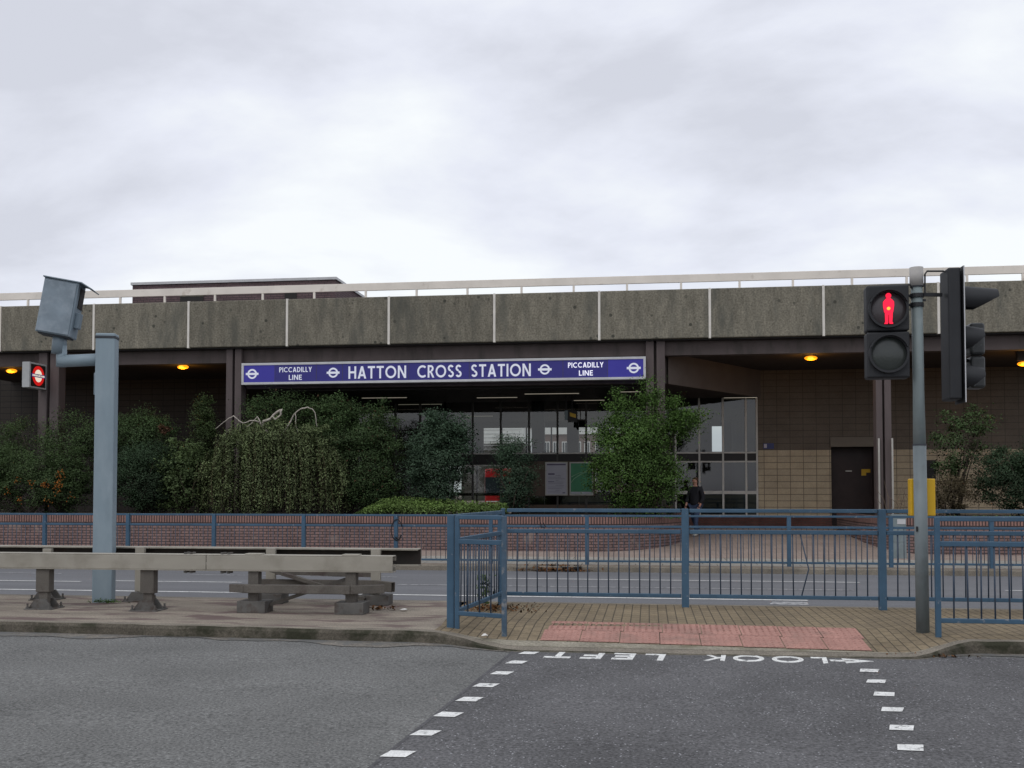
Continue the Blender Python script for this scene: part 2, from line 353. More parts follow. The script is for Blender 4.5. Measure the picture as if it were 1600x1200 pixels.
    def build(s, name, material, parent=None, bevel=0.0, smooth=False, seg=2):
        o = meshobj(name, s.v, s.f, material, parent, smooth)
        if s.has:
            uvl = o.data.uv_layers.new(name='UVMap'); li = 0
            for f, u in zip(s.f, s.uv):
                for k in range(len(f)):
                    uvl.data[li].uv = u[k] if u else (0, 0)
                    li += 1
        if isinstance(material, (list, tuple)):
            for p, k in zip(o.data.polygons, s.mi): p.material_index = k
        if bevel:
            b = o.modifiers.new('bevel', 'BEVEL'); b.width = bevel; b.segments = seg; b.limit_method = 'ANGLE'; b.angle_limit = R(40)
        return o
def meshobj(name, v, f, material, parent=None, smooth=False):
    off = WORLD0.get(parent.name, Vector((0, 0, 0))) if parent else Vector((0, 0, 0))
    me = bpy.data.meshes.new(name)
    me.from_pydata([tuple(Vector(p) - off) for p in v], [], f)
    for m in (material if isinstance(material, (list, tuple)) else [material]): me.materials.append(m)
    if smooth: me.polygons.foreach_set('use_smooth', [True] * len(me.polygons))
    me.update()
    o = bpy.data.objects.new(name, me); C.objects.link(o)
    if parent: o.parent = parent
    WORLD0[o.name] = off
    return o
def tag(o, label=None, cat=None, group=None, kind=None):
    for k, v in (('label', label), ('category', cat), ('group', group), ('kind', kind)):
        if v: o[k] = v
    return o
def thing(name, label, cat, loc, group=None):
    o = bpy.data.objects.new(name, None); C.objects.link(o); o.location = loc; o.empty_display_size = .2
    WORLD0[o.name] = Vector(loc); return tag(o, label, cat, group)
def struct(o): o['kind'] = 'structure'; return o

# ---------------------------------------------------------------- block capital lettering
def letter_polys(ch, w, wb=None):
    h = w / 2; P = []; g = (wb or w) / 2
    def V(x, y0, y1): P.append([(x - h, y0), (x + h, y0), (x + h, y1), (x - h, y1)])
    def H(x0, x1, y): P.append([(x0, y - g), (x1, y - g), (x1, y + g), (x0, y + g)])
    def D(x0, y0, x1, y1, k=1.12): q = h * k; P.append([(x0 - q, y0), (x0 + q, y0), (x1 + q, y1), (x1 - q, y1)])
    def A(cx, cy, rx, ry, a0, a1, n=20):
        for i in range(n):
            t0 = R(a0 + (a1 - a0) * i / n); t1 = R(a0 + (a1 - a0) * (i + 1) / n)
            P.append([(cx + (rx + h) * math.cos(t0), cy + (ry + g) * math.sin(t0)), (cx + (rx + h) * math.cos(t1), cy + (ry + g) * math.sin(t1)),
                      (cx + (rx - h) * math.cos(t1), cy + (ry - g) * math.sin(t1)), (cx + (rx - h) * math.cos(t0), cy + (ry - g) * math.sin(t0))])
    if ch == 'H': V(h, 0, 1); V(.72 - h, 0, 1); H(w, .72 - w, .52); adv = .72
    elif ch == 'A': D(h * 1.1, 0, .39, 1); D(.78 - h * 1.1, 0, .39, 1); H(.2, .58, .28); adv = .78
    elif ch == 'T': H(0, .66, 1 - g); V(.33, 0, 1 - w); adv = .66
    elif ch == 'O': A(.5, .5, .5 - h, .5 - g, 0, 360, 40); adv = 1.0
    elif ch == 'N': V(h, 0, 1); V(.76 - h, 0, 1); D(h * 1.1, 1, .76 - h * 1.1, 0, 1.1); adv = .76
    elif ch == 'C': A(.5, .5, .5 - h, .5 - h, 48, 312, 30); adv = .84
    elif ch == 'G': A(.5, .5, .5 - h, .5 - h, 48, 345, 32); H(.55, .95, .46); adv = .96
    elif ch in 'RP':
        V(h, 0, 1); H(w, .3, 1 - h); H(w, .3, .46); A(.3, .73 , .24 - h + .02, .27 - h, -90, 90, 16); adv = .55
        if ch == 'R': D(.30, .44, .54, 0); adv = .6
    elif ch == 'S': A(.29, .735, .28 - h, .265 - h, 25, 270, 18); A(.29, .265 , .29 - h, .265 - h, -155, 90, 18); adv = .58
    elif ch == 'I': V(h, 0, 1); adv = w
    elif ch == 'D': V(h, 0, 1); H(w, .28, 1 - h); H(w, .28, h); A(.28, .5, .47 - h, .5 - h, -90, 90, 22); adv = .75
    elif ch == 'L': V(h, 0, 1); H(w, .5, g); adv = .5
    elif ch == 'Y': D(h * 1.1, 1, .36, .42); D(.72 - h * 1.1, 1, .36, .42); V(.36, 0, .48); adv = .72
    elif ch == 'E': V(h, 0, 1); H(w, .52, 1 - g); H(w, .48, .51); H(w, .54, g); adv = .54
    elif ch == 'F': V(h, 0, 1); H(w, .52, 1 - g); H(w, .48, .51); adv = .52
    elif ch == 'K': V(h, 0, 1); D(w * .9, .42, .60, 1); D(.24, .60, .64, 0); adv = .66
    elif ch == 'U': V(h, .34, 1); V(.7 - h, .34, 1); A(.35, .35, .35 - h, .35 - h, 180, 360, 18); adv = .7
    else: adv = .35
    return P, adv
def text_width(s, w, gap): return sum(letter_polys(c, w)[1] for c in s) + gap * (len(s) - 1)
def write(mb, s, o, ax, ay, height, w=.155, gap=.14, width=None, th=.004, wb=None):
    """lay the words s with their lower left corner at o; ax, ay unit vectors; width stretches the line"""
    tw = text_width(s, w, gap); sx = height if width is None else width / tw
    x = 0; k = 0; o = Vector(o); ax = Vector(ax); ay = Vector(ay)
    for c in s:
        P, adv = letter_polys(c, w, wb)
        for poly in P:
            k += 1
            mb.prism([((x + px_) * sx, py_ * height) for px_, py_ in poly], o, ax, ay, th + (k % 7) * .00025)
        x += adv + gap

# ================================================================ THE SETTING
NR = (-0.305, 0.01875)                        # near carriageway surface z = a + b*Y
KY = 9.92                                     # near kerb line of the island
IY1 = 12.95                                   # far edge of the island
FR0, FR1, FY = -0.05, -0.38, 22.5             # far carriageway
FRP = (FR0 - (FR1 - FR0) / (FY - IY1) * IY1, (FR1 - FR0) / (FY - IY1))
def nrz(y): return NR[0] + NR[1] * y
def frz(y): return FRP[0] + FRP[1] * y
def forez(y):
    pts = [(22.5, -.26), (25.2, -.235), (27, -.21), (30, .02), (34.7, .22), (60, .22)]
    for (a, za), (b, zb) in zip(pts, pts[1:]):
        if y <= b: return za + (zb - za) * (y - a) / (b - a)
    return .22

def sheet(name, x0, x1, ys, zf, m, nx=1, parent=None):
    mb = MB()
    xs = [x0 + (x1 - x0) * i / nx for i in range(nx + 1)]
    for a, b in zip(ys, ys[1:]):
        for c, d in zip(xs, xs[1:]):
            mb.quad([(c, a, zf(a)), (d, a, zf(a)), (d, b, zf(b)), (c, b, zf(b))])
    return mb.build(name, m, parent)

g = MB(); g.quad([(-900, -900, -.75), (900, -900, -.75), (900, 900, -.75), (-900, 900, -.75)]); struct(g.build('ground', M_ground))
near_road = struct(sheet('near_road', -70, 70, [-25, 10.5], nrz, M_road))
far_road = struct(sheet('far_road', -70, 70, [IY1 - .05, FY + .05], frz, M_far))

# darker resurfaced half of the near carriageway, starting beside the left row of studs
pa = atp(797, 1022, NR); pb = atp(585, 1195, NR); dirx = (pb - pa) / (pb.y - pa.y)
pl = [pa + dirx * (KY - pa.y), pa + dirx * (-25 - pa.y)]
g = MB(); N_ = 14
edge = [pl[0].lerp(pl[1], i / N_) for i in range(N_ + 1)]
for i in range(N_):
    a, b = edge[i], edge[i + 1]
    g.quad([(a.x, a.y, nrz(a.y) + .004), (b.x, b.y, nrz(b.y) + .004), (70, b.y, nrz(b.y) + .004), (70, a.y, nrz(a.y) + .004)])
g.build('resurfaced_patch', M_road2, near_road)

# crossing studs: squares of white paint in two rows
def stud(px, py, wpx):
    p = atp(px, py, NR); sz = .075 + random.uniform(-.004, .006); mb = MB()
    pts = []
    for ax_, ay_ in ((-1, -1), (1, -1), (1, 1), (-1, 1)):
        pts.append((p.x + ax_ * sz + .02 * ay_ + random.uniform(-.006, .006), p.y + ay_ * sz * .92 + random.uniform(-.006, .006)))
    mb.quad([(x, y, nrz(y) + .009) for x, y in pts])
    mb.build('crossing_stud', M_white, near_road)
for px, py in ((827, 1021.5), (808, 1036), (785, 1053), (760, 1072), (734, 1094), (700, 1118), (665, 1147), (622, 1180)): stud(px, py, 0)
for px, py in ((1358, 1049), (1370, 1066), (1381, 1086), (1395, 1110), (1409, 1139), (1423, 1170)): stud(px, py, 0)

# LOOK LEFT lettering, to be read from the island
lett = MB()
for s, pr, yr_, plx, yl_, px_b, py_b in (('LOOK', 1291, 1028.0, 1103, 1023.3, 1291, 1038.2), ('LEFT', 1041, 1023.0, 860, 1018.6, 1030, 1033.2)):
    p0 = atp(pr, yr_, NR); p1 = atp(plx, yl_, NR); p2 = atp(px_b, py_b, NR); dv = p1 - p0
    vd = ray(1192, 765); vd.z = NR[1] * vd.y; vd.normalize()          # along the crossing
    write(lett, s, (p0.x, p0.y, nrz(p0.y) + .005), dv.normalized(), -vd, (p0 - p2).length * .98, w=.15, wb=.21, gap=.24, width=dv.length, th=.003)
a0 = atp(1297, 1033, NR); a1 = atp(1357, 1031, NR)
for poly in ([(0, -.03), (.2, -.03), (.2, .03), (0, .03)], [(.12, -.10), (.12, .10), (.38, .0)], [(.28, .14), (.34, .19), (.42, .19), (.38, .13)]):
    lett.prism([(x, y * 1.2) for x, y in poly], (a0.x, a0.y, nrz(a0.y) + .005), (1, 0, 0), (0, 1, NR[1]), .003)
lett.build('look_left_lettering', M_white, near_road)

# far carriageway lines
def line(pts, wd, m, seg=None):
    mb = MB()
    p0 = atp(*pts[0], FRP); p1 = atp(*pts[1], FRP); y = (p0.y + p1.y) / 2
    mb.quad([(p0.x, y - wd / 2, frz(y - wd / 2) + .005), (p1.x, y - wd / 2, frz(y - wd / 2) + .005), (p1.x, y + wd / 2, frz(y + wd / 2) + .005), (p0.x, y + wd / 2, frz(y + wd / 2) + .005)])
    mb.build('lane_line', m, far_road)
line([(-220, 918), (1262, 938.5)], .13, M_white)
line([(-220, 906), (140, 907.5)], .11, M_white); line([(180, 907), (372, 911)], .11, M_white)
line([(620, 914), (1332, 922)], .11, M_faint); line([(1577, 924), (1900, 926)], .11, M_white)
line([(300, 898), (620, 902)], .11, M_faint); line([(780, 905), (1338, 909)], .13, M_white); line([(-220, 893), (100, 896)], .11, M_faint)
tp = atp(1235, 943, FRP); mb = MB(); mb.quad([(tp.x - .3, tp.y - .25, frz(tp.y - .25) + .004), (tp.x + .2, tp.y - .25, frz(tp.y - .25) + .004), (tp.x + .25, tp.y + .25, frz(tp.y + .25) + .004), (tp.x - .2, tp.y + .25, frz(tp.y + .25) + .004)])
mb.build('worn_patch', M_faint, far_road)

# ---- the island
XL0, XL1 = X(655, KY), X(815, KY)             # kerb drops between these
XR1, XR0 = X(1405, KY), X(1535, KY)
def KYf(x):
    base = 10.02 - .033 * x if x < -1.9 else 10.08 + .012 * max(0, x)
    return base - .38 * drop(x)
def drop(x):
    def sm(t): t = max(0, min(1, t)); return t * t * (3 - 2 * t)
    return sm((x - XL0) / (XL1 - XL0)) * sm((XR0 - x) / (XR0 - XR1))
KZ = nrz(KY)
def islz(x, y):
    t = max(0, 1 - (y - KYf(x)) / 1.15); return (nrz(KYf(x)) + .018) * drop(x) * t
XB = [X(700, 10.2), X(785, 10.2)]
xs = list(np.arange(-60, -6, 2.0)) + list(np.arange(-6, 6, .12)) + list(np.arange(6, 61, 2.0))
ysI = [0, .1, .25, .4, .6, .8, 1.05, 1.4, 2.0, 3.0]
def ysof(x, t): return KYf(x) + .15 + (IY1 - .13 - KYf(x) - .15) * t / 3.0
xbreak = X(690, 10.6)
def island_part(name, m, xa, xb, parent=None, skew=0):
    xx = [xa] + [x for x in xs if xa < x < xb] + [xb]; mb = MB()
    def sk(x, y): return x + (skew * (y - 10.6) if abs(x - xbreak) < 1e-6 else 0)
    for a, b in zip(ysI, ysI[1:]):
        for c, d in zip(xx, xx[1:]):
            q = [(c, ysof(c, a)), (d, ysof(d, a)), (d, ysof(d, b)), (c, ysof(c, b))]; q = [(sk(x, y), y) for x, y in q]
            mb.quad([(x, y, islz(x, y)) for x, y in q])
    return mb.build(name, m, parent, smooth=True)
island = struct(island_part('island_paving', M_block, xbreak, 60, skew=-.1))
island_part('worn_screed', M_dirt, -60, xbreak, island, skew=-.1)
# near kerb: individual stones with a chipped top edge, following the drop
mb = MB(); x = -60.0
kx = sorted(set([round(v, 3) for v in list(np.arange(-60, -9, .9)) + list(np.arange(-9, 9, .15)) + list(np.arange(9, 60, .9))]))
prof = [(0, -.1), (0.0, .0), (.004, .45), (.01, .8), (.035, 1.0), (.15, 1.0)]
rowv = []
for i, x in enumerate(kx):
    KY = KYf(x); top = islz(x, KY) ; bot = nrz(KY) - .05; jit = random.uniform(-.008, .008); jt = random.uniform(-.005, .003)
    row = []
    for j, (dy, t) in enumerate(prof):
        z = bot + (top + jt * (j in (3, 4)) - bot) * max(t, 0) if j else bot - .15
        row.append((x, KY + dy + (jit if 0 < j < 4 else 0) + (.004 if j == 5 else 0), z if j < 5 else islz(x, KY + .154) + .002))
    rowv.append(row)
for a, b in zip(rowv, rowv[1:]):
    for j in range(len(prof) - 1):
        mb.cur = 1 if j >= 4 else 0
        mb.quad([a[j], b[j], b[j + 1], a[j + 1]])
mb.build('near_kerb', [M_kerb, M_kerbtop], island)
mb = MB(); mb.box(-60, 60, IY1 - .13, IY1, -.4, 0.0); mb.build('far_kerb', M_kerbtop, island, bevel=.02)
# tactile slabs with blisters: two rows of 400 mm slabs
KY = 9.92; TY = 10.10
def TYf(x): return 10.10 - .17 * max(0, min(1, (x - X(843, 10.1)) / 3.2))
tl = X(843, TY); tr = X(1355, TY); nS = round((tr - tl) / .405); sw = (tr - tl) / nS
mb = MB()
TS = .0
for r_ in range(2):
    for i in range(nS):
        x0 = tl + i * sw + .004 + r_ * 0.03; x1 = x0 + sw - .008; y0 = TYf(x0) + r_ * .475; y1 = y0 + .467
        def zt(x, y): return islz(x, y) + .006 + .012 * 0
        mb.quad([(x0, y0, zt(x0, y0)), (x1, y0, zt(x1, y0)), (x1, y1, zt(x1, y1)), (x0, y1, zt(x0, y1))])
        for a in range(6):
            for b in range(6):
                px_ = x0 + (a + .5) * (x1 - x0) / 6; py_ = y0 + (b + .5) * (y1 - y0) / 6; z_ = zt(px_, py_)
                lo = [(px_ + .014 * math.cos(k * PI / 3), py_ + .014 * math.sin(k * PI / 3), z_) for k in range(6)]
                hi = [(px_ + .008 * math.cos(k * PI / 3), py_ + .008 * math.sin(k * PI / 3), z_ + .0055) for k in range(6)]
                for k in range(6): mb.quad([lo[k], lo[(k + 1) % 6], hi[(k + 1) % 6], hi[k]])
                mb.quad(hi)
mb.build('tactile_paving', M_tact, island)
mb = MB(); ax_ = np.arange(XL0 + .25, XR1 + .45, .12)
for c, d in zip(ax_, ax_[1:]):
    for f0, f1 in ((0, .5), (.5, 1)):
        def yy(x, f): return KYf(x) + .152 + max(.02, TYf(x) - .02 - KYf(x) - .152) * f
        mb.quad([(x, yy(x, f), islz(x, yy(x, f)) + .004) for x, f in ((c, f0), (d, f0), (d, f1), (c, f1))])
mb.build('kerb_apron', M_apron, island)

# silt and grit washed against the kerb
mb = MB(); xk = np.arange(-12, 8, .1); wv = [.16 + .10 * math.sin(x * 1.7) + .07 * math.sin(x * 4.3 + 1) + random.uniform(-.03, .03) for x in xk]
for i in range(len(xk) - 1):
    a, b = xk[i], xk[i + 1]; k0 = max(.02, wv[i] * (1 - .93 * drop(a))); k1 = max(.02, wv[i + 1] * (1 - .93 * drop(b)))
    mb.quad([(a, KYf(a) - k0, nrz(KYf(a) - k0) + .0055), (b, KYf(b) - k1, nrz(KYf(b) - k1) + .0055), (b, KYf(b) + .01, nrz(KYf(b)) + .0065), (a, KYf(a) + .01, nrz(KYf(a)) + .0065)])
mb.build('gutter_silt', mat('gutter_silt', (.165, .15, .13), .95, .3, 3, 7, fine=.5, fscale=50, stain=((.13, .13, .125), 4, .45, .6)), near_road)
# the sealed joint beside the resurfaced half
mb = MB()
for i in range(N_):
    a, b = edge[i], edge[i + 1]
    mb.quad([(a.x - .012, a.y, nrz(a.y) + .006), (b.x - .012, b.y, nrz(b.y) + .006), (b.x + .015, b.y, nrz(b.y) + .006), (a.x + .015, a.y, nrz(a.y) + .006)])
mb.build('joint_sealant', mat('bitumen', (.085, .083, .087), .7, .3, 3, 6, fine=.4, fscale=50), near_road)

# ---- the far pavement and forecourt
pav = struct(sheet('far_pavement', -70, 70, [FY + .15, 25.2], forez, M_pave))
mb = MB(); mb.box(-70, 70, FY, FY + .15, -.6, -.26); mb.build('pavement_kerb', M_kerbtop, pav, bevel=.02)
mb = MB(); mb.box(-70, 70, FY + .15, FY + .42, -.4, -.252); mb.build('pavement_edging', mat('brown_edging', (.225, .185, .15), .9, .2, 2, 6, fine=.2), pav)
struct(sheet('forecourt', -70, 70, [25.2, 27, 30, 34.7, 46, 200], forez, M_fore))

# ================================================================ PLANTER WALLS
WY = 27.0; WT = Z(500, 805.5, WY); WB = -.32; ST = .215
def planter(name, label, pts, bedfn):
    """pts: line of the outer face in plan, towards the road"""
    t = thing(name, label, 'wall', (pts[0][0], pts[0][1], WB))
    mb = MB(); cp = MB(); s = 0
    for (ax, ay), (bx, by) in zip(pts, pts[1:]):
        l = math.hypot(bx - ax, by - ay); nx, ny = -(by - ay) / l, (bx - ax) / l
        zb, zt = WB, WT - ST
        mb.quad([(ax, ay, zb), (bx, by, zb), (bx, by, zt), (ax, ay, zt)], [(s, zb + 10), (s + l, zb + 10), (s + l, zt + 10), (s, zt + 10)])
        i = (ax + nx * .22, ay + ny * .22); j = (bx + nx * .22, by + ny * .22)
        mb.quad([(j[0], j[1], zb), (i[0], i[1], zb), (i[0], i[1], zt), (j[0], j[1], zt)], [(s, zb), (s + l, zb), (s + l, zt), (s, zt)])
        o = .012; a = (ax - nx * o, ay - ny * o); b = (bx - nx * o, by - ny * o)
        cp.quad([(a[0], a[1], zt), (b[0], b[1], zt), (b[0], b[1], WT), (a[0], a[1], WT)], [(s, 0), (s + l, 0), (s + l, ST), (s, ST)])
        cp.quad([(a[0], a[1], WT), (b[0], b[1], WT), (j[0], j[1], WT), (i[0], i[1], WT)], [(s, 0), (s + l, 0), (s + l, ST), (s, ST)])
        cp.quad([(j[0], j[1], zt), (i[0], i[1], zt), (i[0], i[1], WT), (j[0], j[1], WT)], [(s, 0), (s + l, 0), (s + l, ST), (s, ST)])
        cp.quad([(b[0], b[1], zt), (a[0], a[1], zt), (i[0], i[1], zt), (j[0], j[1], zt)], [(s, 0), (s + l, 0), (s + l, ST), (s, ST)])
        s += l
    mb.build('wall', M_brick, t); cp.build('coping', M_soldier, t)
xc0 = X(925, WY); rx, ry = X(1072, 29.6) - xc0, 3.4
left = [(-60, WY), (-30, WY), (-15, WY), (-8, WY), (xc0 - 2, WY), (xc0, WY)] + [(xc0 + rx * math.sin(R(a)), WY + ry * (1 - math.cos(R(a)))) for a in range(9, 91, 9)] + [(xc0 + rx, 33.0)]
planter('planter_wall', 'long red brick planter wall with soldier coping under the shrubs left of the forecourt opening', left, None)
xc1 = X(1445, WY); rx2 = xc1 - X(1342, 29.6)
right = [(xc1 - rx2, 33.0)] + [(xc1 - rx2 * math.sin(R(a)), WY + ry * (1 - math.cos(R(a)))) for a in range(90, 0, -9)] + [(xc1, WY), (xc1 + 6, WY), (60, WY)]
planter('planter_wall', 'shorter red brick planter wall curving in beside the grey cabinet right of the forecourt opening', right, None)
BEDZ = WT - .06
mb = MB(); inner = [(x, y + .18) for x, y in left[:6]] + [(x - .16 * math.sin(R(a)), y + .18 * math.cos(R(a))) for (x, y), a in zip(left[6:16], range(9, 91, 9))]
mb.quad([(x, y, BEDZ) for x, y in inner] + [(left[-1][0] - .18, 33, BEDZ), (-60, 33, BEDZ)])
soil = struct(mb.build('planting_bed', M_soil))
mb = MB(); mb.quad([(x, y, BEDZ) for x, y in [(xc1 + .1, WY + .2), (60, WY + .2), (60, 33), (xc1 - rx2 + .2, 33), (xc1 - rx2 + .2, 30.4), (xc1 - rx2 * .6, WY + .2 * ry + .2)]]); struct(mb.build('planting_bed', M_soil))

# ================================================================ THE STATION BUILDING
PY = 29.0                                     # parapet face
ptop, pbot = Z(772, 459, PY), Z(772, 534, PY)
beam_b = Z(1200, 553, PY + .45)
bld = thing('station_building', 'low brown and concrete underground station with ribbed concrete parapet and dark open canopy', 'station', (0, PY, .2))
joints = [X(p, PY) for p in (-160, -5, 142, 291, 446, 606, 772, 937, 1111, 1290, 1471, 1660, 1850)]
for a, b in zip(joints, joints[1:]):
    mb = MB(); mb.box(a + .035, b - .035, PY, PY + .28, pbot, ptop)
    mb.build('parapet_panel', M_conc, bld, bevel=.025)
for a in joints[1:-1]:
    mb = MB(); mb.box(a - .034, a + .034, PY + .012, PY + .26, pbot - .01, ptop + .012); mb.build('joint_strip', M_joint, bld)
x0, x1 = joints[0], joints[-1]
mb = MB(); mb.box(x0, x1, PY + .12, PY + .45, pbot - .035, pbot - .001); mb.build('shadow_gap', M_black, bld)
mb = MB(); mb.box(x0, x1, PY + .40, PY + .75, beam_b, pbot - .036); mb.build('fascia_beam', M_beam, bld)
mb = MB(); mb.box(x0, x1, PY + .3, 48, ptop - .5, ptop - .3); mb.build('roof', M_black, bld)
mb = MB(); mb.box(x0, x1, PY + .76, 34.6, beam_b + .12, beam_b + .3); mb.build('ceiling', M_ceil, bld)
# columns: pairs of slender shafts
COLS = []
for pl_, pr_ in ((58, 90), (352, 376), (1010, 1040), (1370, 1394)):
    xa, xb = X(pl_, PY + .25), X(pr_, PY + .25); wd = (xb - xa)
    for u0, u1 in ((xa, xa + wd * .42), (xa + wd * .56, xb)):
        mb = MB(); mb.box(u0, u1, PY + .22, PY + .60, -.2, pbot - .036); mb.build('column', M_col, bld, bevel=.015)
    mb = MB(); mb.box(xa + wd * .42, xa + wd * .56, PY + .42, PY + .52, -.2, beam_b); mb.build('column_web', M_beam, bld)
    COLS.append((xa, xb))
for px_ in (1373.5, 1394.5):
    xg = X(px_, PY + .2); mb = MB(); mb.box(xg - .022, xg + .022, PY + .14, PY + .2, .0, Z(1373, 685, PY + .2)); mb.build('corner_guard', M_alu, bld)

GY = 34.6                                     # glazing and tiled wall line
cz = Z(1185, 621, GY)                         # lower ceiling of the entrance bay
xgr = X(1185, GY); xgl = X(560, GY)
xcl, xcr = COLS[1][1], COLS[2][1]
# entrance ceiling: from behind the name board to the back of the hall
mb = MB(); mb.quad([(xcl, PY + .76, cz), (xcl - 2, GY, cz), (xgr, GY, cz), (xcr, PY + .76, cz)]); mb.quad([(xgl - 1, GY, cz), (xgl - 1, 46, cz), (xgr, 46, cz), (xgr, GY, cz)])
mb.build('entrance_ceiling', M_ceil, bld)
for (ax, bx, nm) in ((xcr, xgr, 'r'), (xcl, xcl - 2, 'l')):
    mb = MB(); t = .1 if nm == 'r' else -.1
    mb.quad([(ax, PY + .77, cz), (bx, GY, cz), (bx, GY, beam_b + .12), (ax, PY + .77, beam_b + .12)])
    mb.quad([(ax + t, PY + .77, cz), (bx + t, GY, cz), (bx + t, GY, beam_b + .12), (ax + t, PY + .77, beam_b + .12)])
    mb.quad([(ax, PY + .77, cz), (bx, GY, cz), (bx + t, GY, cz), (ax + t, PY + .77, cz)])
    mb.build('canopy_downstand', M_soffit, bld)
# slats of the dark entrance ceiling
mb = MB()
for k in range(30): mb.box(xcl + .4, xcr - .2, PY + 1.0 + k * .16, PY + 1.06 + k * .16, cz - .05, cz - .002)
mb.build('ceiling_slats', M_black, bld)

zt_ = Z(1230, 703, GY); zpl = Z(1230, 808, GY)
def tiled(xa, xb, hole=None):
    """upper brown, lower beige tiling over a dark plinth; hole = (x0, x1, ztop) for a doorway"""
    def wall(nm, m, z0, z1, pro=0.0):
        segs = [(xa, xb)]
        mb = MB()
        if hole and z0 < hole[2]:
            mb.box(xa, hole[0], GY - pro, GY + .25, z0, min(z1, hole[2])); mb.box(hole[1], xb, GY - pro, GY + .25, z0, min(z1, hole[2]))
            if z1 > hole[2]: mb.box(xa, xb, GY - pro, GY + .25, hole[2], z1)
        else: mb.box(xa, xb, GY - pro, GY + .25, z0, z1)
        mb.build(nm, m, bld)
    wall('upper_tiling', M_tileup, zt_, 6.2); wall('lower_tiling', M_tilelo, zpl, zt_ - .002, .004); wall('plinth', M_plinth, -.1, zpl - .002, .03)
hx0, hx1, hz = X(1299, GY), X(1370, GY), Z(1330, 698, GY)
tiled(xgr, 40, (hx0, hx1, hz))
M_tileup, M_tilelo = M_tileshade, M_tileshade  # left bay: both bands use the tiles with canopy shade in their colour
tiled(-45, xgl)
lz0, lz1 = hz + .0, Z(1330, 683, GY)
mb = MB(); mb.box(hx0 - .02, hx1 + .1, GY - .05, GY - .012, lz0, lz1); mb.build('door_lintel', M_lintel, bld)
mb = MB(); mb.box(hx0, hx1, GY + .62, GY + .70, .2, hz); mb.box(hx0 - .05, hx0, GY + .251, GY + .7, .1, hz); mb.box(hx1, hx1 + .05, GY + .251, GY + .7, .1, hz); mb.box(hx0 - .05, hx1 + .05, GY + .251, GY + .7, hz, hz + .08)
dr = mb.build('door', M_door, bld)
mb = MB(); p = at(1326, 736, GY + .6); mb.box(p.x - .1, p.x + .1, GY + .57, GY + .618, p.z - .02, p.z + .02); mb.build('handle', M_alu, dr)
mb = MB(); p0 = at(1346, 733, GY + .6); p1 = at(1360, 743, GY + .6); mb.box(p0.x, p1.x, GY + .605, GY + .618, p1.z + .1, p0.z); mb.box(p0.x, p0.x + .15, GY + .605, GY + .618, p1.z, p1.z + .099); mb.build('yellow_notice', M_yellow, dr)
p0 = at(1443, 719, GY); p1 = at(1462, 748, GY)
mb = MB(); mb.box(p0.x, p1.x, GY - .02, GY - .006, p1.z, p0.z); mb.build('dark_hatch', M_black, bld)
# side wall of the tiled block going back beside the hall, back wall of hall
mb = MB(); mb.box(xgr, xgr + .2, GY + .26, 46, -.1, 6.2); mb.build('hall_side_wall', M_inter, bld)
mb = MB(); mb.box(xgl - .2, xgl, GY + .26, 46, -.1, 6.2); mb.build('hall_side_wall', M_inter, bld)
mb = MB(); mb.quad([(xgl, GY, forez(GY) + .006), (xgr, GY, forez(GY) + .006), (xgr, 46, forez(46) + .006), (xgl, 46, forez(46) + .006)]); mb.build('hall_floor', M_floor, bld)

# front glazing: mullions, transoms, dark transom band, sill rail, and one pane per bay
def glazing(nm, y, xa, xb, step, ztop, levels, mm, gm=None, base=None):
    base = base if base is not None else forez(y)
    fr = MB()
    if isinstance(step, list): ms = step; n = len(ms) - 1
    else: n = max(1, round((xb - xa) / step)); ms = [xa + (xb - xa) * k / n for k in range(n + 1)]
    for m_x in ms: fr.box(m_x - .03, m_x + .03, y - .06, y + .06, base, ztop)
    frame = fr.build(nm, mm, bld)
    for z, h, m in levels:
        q = MB(); q.box(xa, xb, y - .045, y + .045, z - h / 2, z + h / 2); q.build('transom', m, frame)
    if gm:
        for k in range(n):
            q = MB(); q.quad([(ms[k] + .03, y, base), (ms[k + 1] - .03, y, base), (ms[k + 1] - .03, y, ztop), (ms[k] + .03, y, ztop)]); q.build('pane', gm, frame)
ztr, ztr2, zs0, zs1 = Z(1100, 707.5, GY), Z(1100, 721.5, GY), Z(1100, 767, GY), Z(1100, 772, GY)
zgb = Z(1100, 806, GY)
XE = X(700, GY)
glazing('window_frame', GY, X(1056, GY), xgr - .01, [X(p, GY) for p in (1056, 1093, 1130, 1166)] + [xgr - .04], cz, [(ztr, .05, M_alu), (ztr2, .05, M_alu), ((zs0 + zs1) / 2, zs0 - zs1, M_alu), (zgb, .08, M_alu), ((ztr + ztr2) / 2, ztr - ztr2 - .052, M_black)], M_alu, M_glass, zgb - .04)
glazing('window_frame', GY, X(695, GY), X(1056, GY) - .07, .99, cz, [(ztr, .05, M_alu), (ztr2 - .1, .04, M_alu), ((ztr + ztr2) / 2 - .05, ztr - ztr2 + .06, M_black), (zgb + .25, .22, M_bframe)], M_mul, M_glass, zgb)
glazing('window_frame', GY, XE - 3.6, X(695, GY), .9, cz, [(ztr, .05, M_mul), (ztr2, .05, M_mul)], M_mul, M_glass, zgb)
mb = MB(); mb.box(X(1056, GY), xgr - .012, GY - .12, GY + .12, -.1, zgb - .042); mb.box(XE - 3.6, X(1056, GY) - .002, GY - .12, GY + .12, -.1, zgb - .002); mb.build('glazing_plinth', M_plinth, bld)
